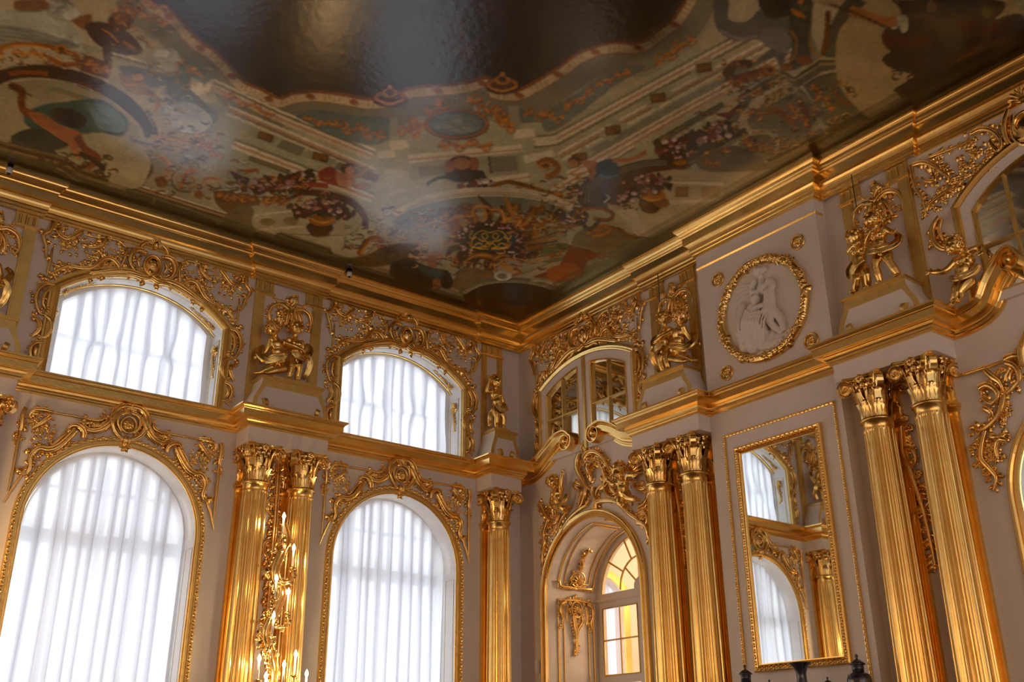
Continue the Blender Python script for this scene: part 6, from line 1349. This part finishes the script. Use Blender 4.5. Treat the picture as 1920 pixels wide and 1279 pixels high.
A_.multi([(-40, 1030), (200, 1090), (440, 1150), (560, 1220), (760, 1290)], 90, [(150, 130, 96), (104, 84, 54), (166, 146, 108), (96, 78, 50)]); A_.poly([(-40, 1080), (200, 1140), (420, 1200), (500, 1290), (300, 1330), (-40, 1230)], (58, 44, 22)); A_.scrollwork(80, 1130, 420, 1220, 22, (140, 104, 46), (50, 38, 20), 5, 10)
A_.poly([(-40, 80), (100, 70), (260, 70), (420, 120), (520, 190), (600, 300), (640, 360), (560, 370), (420, 310), (250, 310), (-40, 300)], (196, 192, 176)); A_.poly([(-40, 170), (200, 200), (400, 260), (560, 320), (420, 330), (200, 310), (-40, 310)], (160, 158, 140))
for k in range(4): A_.line([(-30, 190+k*30), (160, 220+k*26), (380, 300+k*8), (520, 250+k*20)], 6, (116, 114, 98), .8)
A_.ell(430, 60, 110, 75, (170, 166, 150)); A_.ell(500, 90, 60, 56, (206, 200, 184)); 
for k in range(16): A_.line([(350+rr.uniform(0, 160), rr.uniform(-10, 110)), (380+rr.uniform(0, 150), rr.uniform(0, 100))], 7, rr.choice([(120, 116, 100), (210, 204, 190)]), .8)
A_.poly([(100, 0), (320, 0), (330, 60), (200, 80), (100, 60)], (140, 96, 52), .9); A_.poly([(500, 140), (640, 100), (620, 200), (560, 190)], (150, 104, 48)); A_.hard([(560, 290), (720, 350), (700, 375), (600, 370)], (176, 168, 140))
A_.poly([(600, 170), (700, 150), (860, 200), (960, 280), (1000, 370), (840, 380), (700, 320), (620, 240)], (96, 60, 26)); A_.ell(850, 150, 90, 65, (110, 70, 30)); A_.ell(860, 130, 50, 36, (170, 112, 50)); A_.line([(700, 200), (780, 240), (840, 310)], 14, (206, 146, 66), 1, True); A_.line([(720, 290), (820, 320)], 12, (220, 164, 84), 1, True); A_.line([(860, 290), (960, 350)], 20, (176, 120, 56)); A_.poly([(720, 340), (790, 350), (780, 440), (740, 440)], (110, 74, 32))
A_.line([(20, 390), (10, 340), (120, 315), (300, 320), (420, 350), (550, 400), (540, 450), (420, 450), (340, 400)], 34, (176, 114, 44)); A_.line([(20, 370), (60, 330), (200, 322), (360, 345)], 10, (230, 172, 84)); A_.ell(430, 345, 46, 32, (200, 142, 66)); A_.ell(430, 345, 20, 14, (110, 70, 30)); A_.scrollwork(80, 370, 320, 380, 28, n=4, w=14); A_.hard([(590, 380), (790, 450), (760, 560), (570, 500)], (140, 92, 44)); A_.scrollwork(610, 440, 760, 510, 34, (210, 150, 80), n=3, w=14)
A_.multi([(790, 390), (1000, 450), (1150, 490)], 46, [LT, (140, 130, 106), (190, 178, 150)], sm=False); A_.poly([(840, 460), (1000, 480), (1180, 540), (1160, 600), (1000, 600), (860, 520)], (128, 128, 126)); A_.poly([(840, 520), (980, 560), (1060, 640), (960, 660), (860, 600)], (176, 140, 104)); A_.ell(970, 545, 44, 26, (206, 160, 116)); A_.line([(840, 560), (900, 600), (980, 590)], 14, (220, 176, 130), 1, True); A_.line([(960, 660), (1060, 660), (1120, 720), (1090, 790)], 34, (176, 128, 96), 1, True)
A_.ell(1180, 400, 90, 60, (186, 180, 168)); A_.ell(1140, 380, 60, 34, (210, 204, 192)); A_.ell(1200, 470, 60, 40, (196, 186, 174)); A_.poly([(1180, 540), (1330, 520), (1340, 620), (1440, 720), (1530, 800), (1500, 860), (1360, 800), (1180, 660)], (122, 124, 122)); A_.poly([(1140, 760), (1300, 720), (1420, 760), (1500, 860), (1400, 940), (1200, 900)], (200, 200, 198)); A_.line([(1150, 650), (1220, 700), (1150, 760), (1140, 830)], 14, (150, 156, 164)); 
for k in range(14): x, y = rr.uniform(1140, 1480), rr.uniform(560, 900); A_.line([(x, y), (x+rr.uniform(20, 90), y+rr.uniform(-10, 50))], 9, rr.choice([(96, 98, 100), (216, 216, 214), (150, 152, 152)]), .7, True)
A_.line([(1060, 960), (1240, 980), (1400, 1000), (1500, 1020)], 30, (196, 154, 120)); A_.scrollwork(1060, 970, 1500, 1010, 22, (230, 190, 150), (140, 104, 84), 7, 11); A_.hard([(910, 960), (1300, 1060), (1290, 1110), (920, 1010)], (150, 138, 126)); A_.multi([(930, 990), (1290, 1080)], 44, [(186, 176, 158), (120, 108, 94), (176, 164, 144)], sm=False); A_.scrollwork(1440, 1010, 1560, 1120, 30, n=3, w=12)
A_.scrollwork(960, 250, 1080, 340, 22, (150, 120, 66), n=2)
# ornament breaking over the frieze at the upper left
A_.scrollwork(840, 40, 1180, 170, 34, (186, 132, 90), (110, 72, 46), 6, 12); A_.scrollwork(1020, 10, 1200, 90, 24, (176, 120, 76), (100, 66, 40), 4, 10)
# ---- right: console architecture, grey statue, dark group
A_.fr(1300, 0, 3.9972)
A_.poly([(860, 0), (1300, 0), (1439, 60), (1439, 860), (1340, 900), (1250, 830), (1130, 700), (1060, 430), (1090, 280), (1200, 120)], (186, 166, 124)); A_.line([(1240, -20), (1120, 150), (1010, 430)], 130, (104, 102, 82)); A_.line([(1010, 80), (1000, 260), (970, 400)], 40, (130, 84, 44)); A_.line([(880, 100), (870, 260), (900, 420)], 34, (150, 138, 100)); A_.line([(860, 240), (880, 360), (960, 430)], 20, (170, 128, 58))
A_.poly([(480, -20), (860, -20), (880, 120), (860, 300), (870, 440), (720, 520), (740, 320), (660, 200), (520, 120)], (92, 90, 70)); A_.line([(690, 110), (700, 200), (770, 290), (760, 420), (720, 450)], 26, (150, 118, 62)); A_.line([(720, 60), (800, 110), (840, 130)], 34, (196, 128, 56), 1, True); A_.line([(790, 0), (820, 20)], 40, (200, 134, 60))
A_.poly([(150, 0), (260, 0), (260, 140), (400, 160), (520, 60), (700, 110), (720, 200), (700, 380), (650, 500), (600, 420), (420, 480), (580, 360), (480, 290), (300, 300), (170, 200)], (120, 116, 108)); A_.poly([(520, 220), (650, 200), (720, 280), (700, 400), (620, 380), (500, 300)], (140, 132, 128)); A_.poly([(490, 0), (720, 0), (700, 110), (560, 130)], (58, 50, 38)); A_.line([(200, 230), (340, 290), (480, 270)], 26, (148, 140, 132))
A_.line([(230, 570), (320, 480), (440, 480)], 60, (110, 74, 34)); A_.line([(280, 620), (440, 560), (600, 520)], 74, (150, 96, 42)); A_.ell(575, 525, 46, 34, (186, 128, 60)); A_.ell(575, 525, 22, 15, (104, 66, 30)); A_.hard([(330, 720), (680, 520), (760, 600), (940, 480), (960, 430), (1140, 430), (1140, 500), (960, 540), (780, 660), (690, 590), (440, 750), (320, 920), (240, 890), (400, 760)], (122, 114, 88)); A_.multi([(680, 545), (755, 590), (955, 460)], 50, [(186, 172, 134), (90, 80, 54), (160, 146, 110)], sm=False); A_.multi([(940, 460), (1140, 460)], 56, [(196, 180, 140), (110, 98, 68), (176, 160, 122)], sm=False); A_.line([(350, 740), (690, 560)], 12, (176, 162, 124)); A_.ell(830, 450, 60, 36, (160, 104, 50)); A_.ell(700, 500, 50, 26, (166, 110, 56))
A_.poly([(400, 900), (500, 800), (680, 640), (800, 660), (900, 780), (950, 880), (900, 1000), (1250, 830), (1280, 880), (800, 1120), (600, 1220), (540, 1200), (640, 1100), (600, 960), (440, 960)], (138, 130, 98)); A_.poly([(820, 640), (960, 560), (1120, 560), (1130, 700), (1240, 820), (1000, 940), (940, 820)], (128, 122, 92))
for k in range(4): A_.ell(560+k*50, 750-k*26, 36, 44, (176, 158, 116)); A_.line([(545+k*50, 715-k*26), (560+k*50, 750-k*26), (545+k*50, 790-k*26)], 8, (100, 90, 62))
A_.ell(725, 672, 60, 34, (186, 166, 124)); A_.ell(725, 672, 26, 15, (120, 106, 76)); A_.line([(760, 690), (880, 760), (940, 880), (880, 990)], 26, (170, 154, 116)); A_.line([(800, 770), (840, 850), (860, 950)], 46, (140, 92, 44)); A_.scrollwork(700, 780, 860, 940, 34, (186, 120, 52), n=3, w=16); A_.line([(500, 870), (600, 830), (720, 880), (760, 1000)], 44, (170, 112, 48), 1, True); A_.line([(420, 940), (540, 940), (620, 980)], 44, (150, 140, 112)); A_.scrollwork(880, 640, 1060, 820, 36, (176, 112, 46), n=4, w=16); A_.ell(1110, 570, 80, 34, (150, 132, 92)); A_.line([(1060, 680), (1100, 740), (1180, 790)], 26, (150, 100, 60)); A_.ell(870, 1000, 34, 16, (190, 160, 130))
A_.multi([(560, 1210), (1260, 860), (1300, 880)], 60, [(150, 136, 100), (90, 80, 52), (140, 126, 90)], sm=False); A_.hard([(560, 1240), (1290, 880), (1340, 900), (1310, 960), (900, 1180), (640, 1279)], (44, 36, 22)); A_.ell(990, 1090, 90, 40, (74, 50, 30)); A_.ell(990, 1090, 50, 20, (110, 76, 48)); A_.ell(1240, 985, 60, 26, (70, 50, 30))
A_.poly([(330, 1080), (420, 1020), (560, 1010), (620, 1080), (560, 1190), (440, 1180)], (146, 134, 96), .9); A_.scrollwork(370, 1060, 590, 1120, 40, (180, 136, 62), n=4, w=14); A_.line([(0, 1150), (340, 960)], 60, (100, 96, 74)); A_.line([(0, 1110), (360, 940)], 10, (160, 150, 118)); A_.garland([(0, 1060), (120, 1010), (260, 950)], 56, 34); A_.line([(160, 850), (260, 860), (360, 780)], 40, (120, 72, 40), 1, True); A_.poly([(0, 1180), (300, 1090), (520, 1200), (560, 1260), (100, 1279)], (136, 124, 90)); A_.scrollwork(80, 1210, 200, 1240, 30, (180, 130, 60), n=2, w=12)
A_.fr(1560, 0, 4.9194)
A_.poly([(280, 60), (420, 0), (660, 0), (640, 120), (560, 160), (480, 280), (470, 400), (540, 470), (460, 550), (560, 630), (780, 690), (570, 830), (680, 920), (400, 1080), (250, 1010), (140, 900), (60, 760), (30, 520), (60, 300), (160, 160)], (190, 168, 124)); A_.poly([(1530, 0), (1771, 0), (1771, 160), (1620, 150), (1530, 190)], (164, 150, 110))
A_.poly([(540, 0), (1540, 0), (1500, 180), (1620, 140), (1771, 160), (1771, 470), (1300, 700), (960, 720), (780, 680), (560, 630), (460, 550), (540, 470), (470, 400), (480, 280), (600, 260), (640, 100)], (48, 36, 24)); A_.line([(160, 90), (340, 150), (480, 200), (600, 190)], 90, (176, 122, 74)); A_.line([(-20, 40), (160, 100), (680, 330)], 16, (60, 40, 26)); A_.poly([(600, 150), (690, 140), (700, 280), (640, 300)], (186, 174, 146)); A_.poly([(480, 280), (620, 300), (900, 330), (900, 440), (560, 460), (480, 400)], (104, 50, 26)); A_.poly([(1100, 180), (1300, 170), (1640, 200), (1620, 300), (1250, 330)], (84, 24, 24)); A_.ell(920, 60, 60, 60, (130, 92, 66)); A_.poly([(950, 260), (1100, 220), (1200, 300), (1220, 400), (1100, 520), (1020, 420)], (78, 76, 54)); A_.line([(700, 150), (900, 160), (980, 170)], 40, (100, 60, 34)); A_.ell(1420, 110, 50, 60, (110, 96, 50)); A_.poly([(500, 500), (620, 470), (860, 470), (980, 540), (880, 690), (560, 620)], (60, 52, 32))
A_.line([(1020, 650), (1100, 560), (1300, 480), (1480, 390), (1620, 360)], 80, (96, 62, 32)); A_.line([(1140, 560), (1260, 500), (1420, 430), (1600, 370)], 34, (150, 98, 46)); A_.hard([(560, 830), (780, 690), (960, 720), (760, 900), (690, 930)], (76, 64, 44)); A_.hard([(710, 850), (980, 730), (1180, 700), (1771, 420), (1771, 520), (800, 930)], (88, 80, 46))
# ---- small painted ornament
def filigree(x0, y0, x1, y1, n, cols, size=9):
    A_.fr(0, 0, 1)
    for k in range(n):
        x, y = rr.uniform(x0, x1), rr.uniform(y0, y1); a0 = rr.uniform(0, 6.3); sg = rr.choice((-1, 1)); L_ = rr.uniform(.6, 1.3)*size; c = rr.choice(cols)
        q = [(x+L_*(1-j/11)*math.cos(a0+sg*j*.42)*1.2, y+L_*(1-j/11)*math.sin(a0+sg*j*.42)*.7) for j in range(10)]
        A_.line([(u+1, v+1.3) for u, v in q], 3.4, (52, 38, 24), .6, True); A_.line(q, 2.8, c, .95, True)
GC = [(206, 148, 72), (176, 120, 54), (224, 178, 106), (120, 82, 40)]; WC = [(214, 206, 186), (176, 170, 152), (110, 104, 90), (196, 150, 110)]
filigree(275, 250, 420, 285, 60, [(230, 190, 150), (196, 150, 110), (130, 96, 72)], 8); filigree(270, 110, 400, 250, 60, WC, 10); filigree(285, 290, 470, 370, 60, GC+WC, 9)
filigree(0, 95, 160, 125, 30, GC, 9); filigree(1380, 150, 1600, 285, 110, GC+[(150, 140, 104), (90, 80, 54)], 10); filigree(1350, 110, 1460, 210, 40, GC, 9)
filigree(700, 390, 860, 450, 50, WC+GC, 9); filigree(770, 400, 1060, 500, 90, GC, 10); filigree(640, 420, 760, 470, 40, WC, 8); filigree(1000, 330, 1100, 440, 50, GC, 8); filigree(1680, 60, 1920, 170, 70, [(104, 66, 34), (84, 30, 26), (60, 54, 36), (130, 84, 44)], 14)
filigree(450, 330, 620, 380, 60, GC+[(196, 150, 140)], 8); filigree(200, 0, 330, 60, 40, [(190, 130, 90), (150, 100, 66), (214, 170, 130)], 9); filigree(60, 290, 220, 330, 40, [(110, 84, 42), (70, 52, 28)], 9); filigree(1280, 200, 1420, 290, 40, GC+[(150, 140, 110)], 8)
# ---- dark painted border next to the cornice
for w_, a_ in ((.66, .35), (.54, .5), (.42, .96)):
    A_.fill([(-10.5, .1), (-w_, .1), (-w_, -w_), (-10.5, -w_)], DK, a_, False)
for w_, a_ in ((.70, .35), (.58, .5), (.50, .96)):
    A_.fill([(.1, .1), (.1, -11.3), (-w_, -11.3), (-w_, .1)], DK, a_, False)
A_.fill([(.1, .1), (-1.4, .1), (-1.2, -.9), (-.9, -1.3), (.1, -1.5)], DK, .55, False)
A_.fill([(-5.4, .1), (-3.6, .1), (-3.7, -.62), (-5.2, -.62)], DK, .5, False)
# soften, grain
C_ = A_.C; C2 = C_.copy(); C2[1:-1, 1:-1] = (4*C_[1:-1, 1:-1]+2*(C_[:-2, 1:-1]+C_[2:, 1:-1]+C_[1:-1, :-2]+C_[1:-1, 2:])+C_[:-2, :-2]+C_[2:, 2:]+C_[:-2, 2:]+C_[2:, :-2])/16
rg = np.random.default_rng(3)
def lowf(n): 
    g = rg.random((n, n)); yi = np.linspace(0, n-1.001, A_.ny); xi = np.linspace(0, n-1.001, A_.nx); y0, x0 = yi.astype(int), xi.astype(int); fy, fx = (yi-y0)[:, None], (xi-x0)[None, :]
    fy = fy*fy*(3-2*fy); fx = fx*fx*(3-2*fx)
    return g[y0][:, x0]*(1-fy)*(1-fx)+g[y0+1][:, x0]*fy*(1-fx)+g[y0][:, x0+1]*(1-fy)*fx+g[y0+1][:, x0+1]*fy*fx
nz = .74+.16*lowf(24)+.18*lowf(90)+.24*lowf(300); C2 = (C2**1.35*1.35)*nz[..., None].astype(np.float32)
XX, YY = np.meshgrid(A_.X, A_.Y); V = np.stack([XX, YY, np.full_like(XX, CZ)], -1).reshape(-1, 3)
idx = np.arange(A_.nx*A_.ny).reshape(A_.ny, A_.nx); F = np.stack([idx[:-1, :-1], idx[1:, :-1], idx[1:, 1:], idx[:-1, 1:]], -1).reshape(-1, 4)
me = bpy.data.meshes.new('painted_canvas'); me.vertices.add(len(V)); me.vertices.foreach_set('co', V.astype(np.float32).ravel())
me.loops.add(F.size); me.loops.foreach_set('vertex_index', F.astype(np.int32).ravel()); me.polygons.add(len(F)); me.polygons.foreach_set('loop_start', np.arange(0, F.size, 4, dtype=np.int32)); me.polygons.foreach_set('loop_total', np.full(len(F), 4, np.int32))
me.update(calc_edges=True)
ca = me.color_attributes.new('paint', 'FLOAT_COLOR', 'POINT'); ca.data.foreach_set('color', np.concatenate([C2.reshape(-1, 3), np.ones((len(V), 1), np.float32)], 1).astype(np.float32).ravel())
m, nt, b = nmat('oil_painting'); at = nt.nodes.new('ShaderNodeAttribute'); at.attribute_name = 'paint'
mv = nt.nodes.new('ShaderNodeVectorMath'); mv.operation = 'MULTIPLY'; mv.inputs[1].default_value = (.62, .66, .62)
nt.links.new(at.outputs['Color'], mv.inputs[0]); nt.links.new(mv.outputs[0], b.inputs['Base Color'])
b.inputs['Roughness'].default_value = .19; b.inputs['Specular IOR Level'].default_value = .8; b.inputs['Coat Weight'].default_value = .15; b.inputs['Coat Roughness'].default_value = .2
n1, tc = noise_bump(nt, b, 11, .16, .02, 9)
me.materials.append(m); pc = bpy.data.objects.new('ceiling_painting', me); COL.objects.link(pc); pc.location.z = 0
tag(pc, 'huge painted ceiling canvas with figures, garlands, painted architecture and a dark scalloped opening', 'painting')
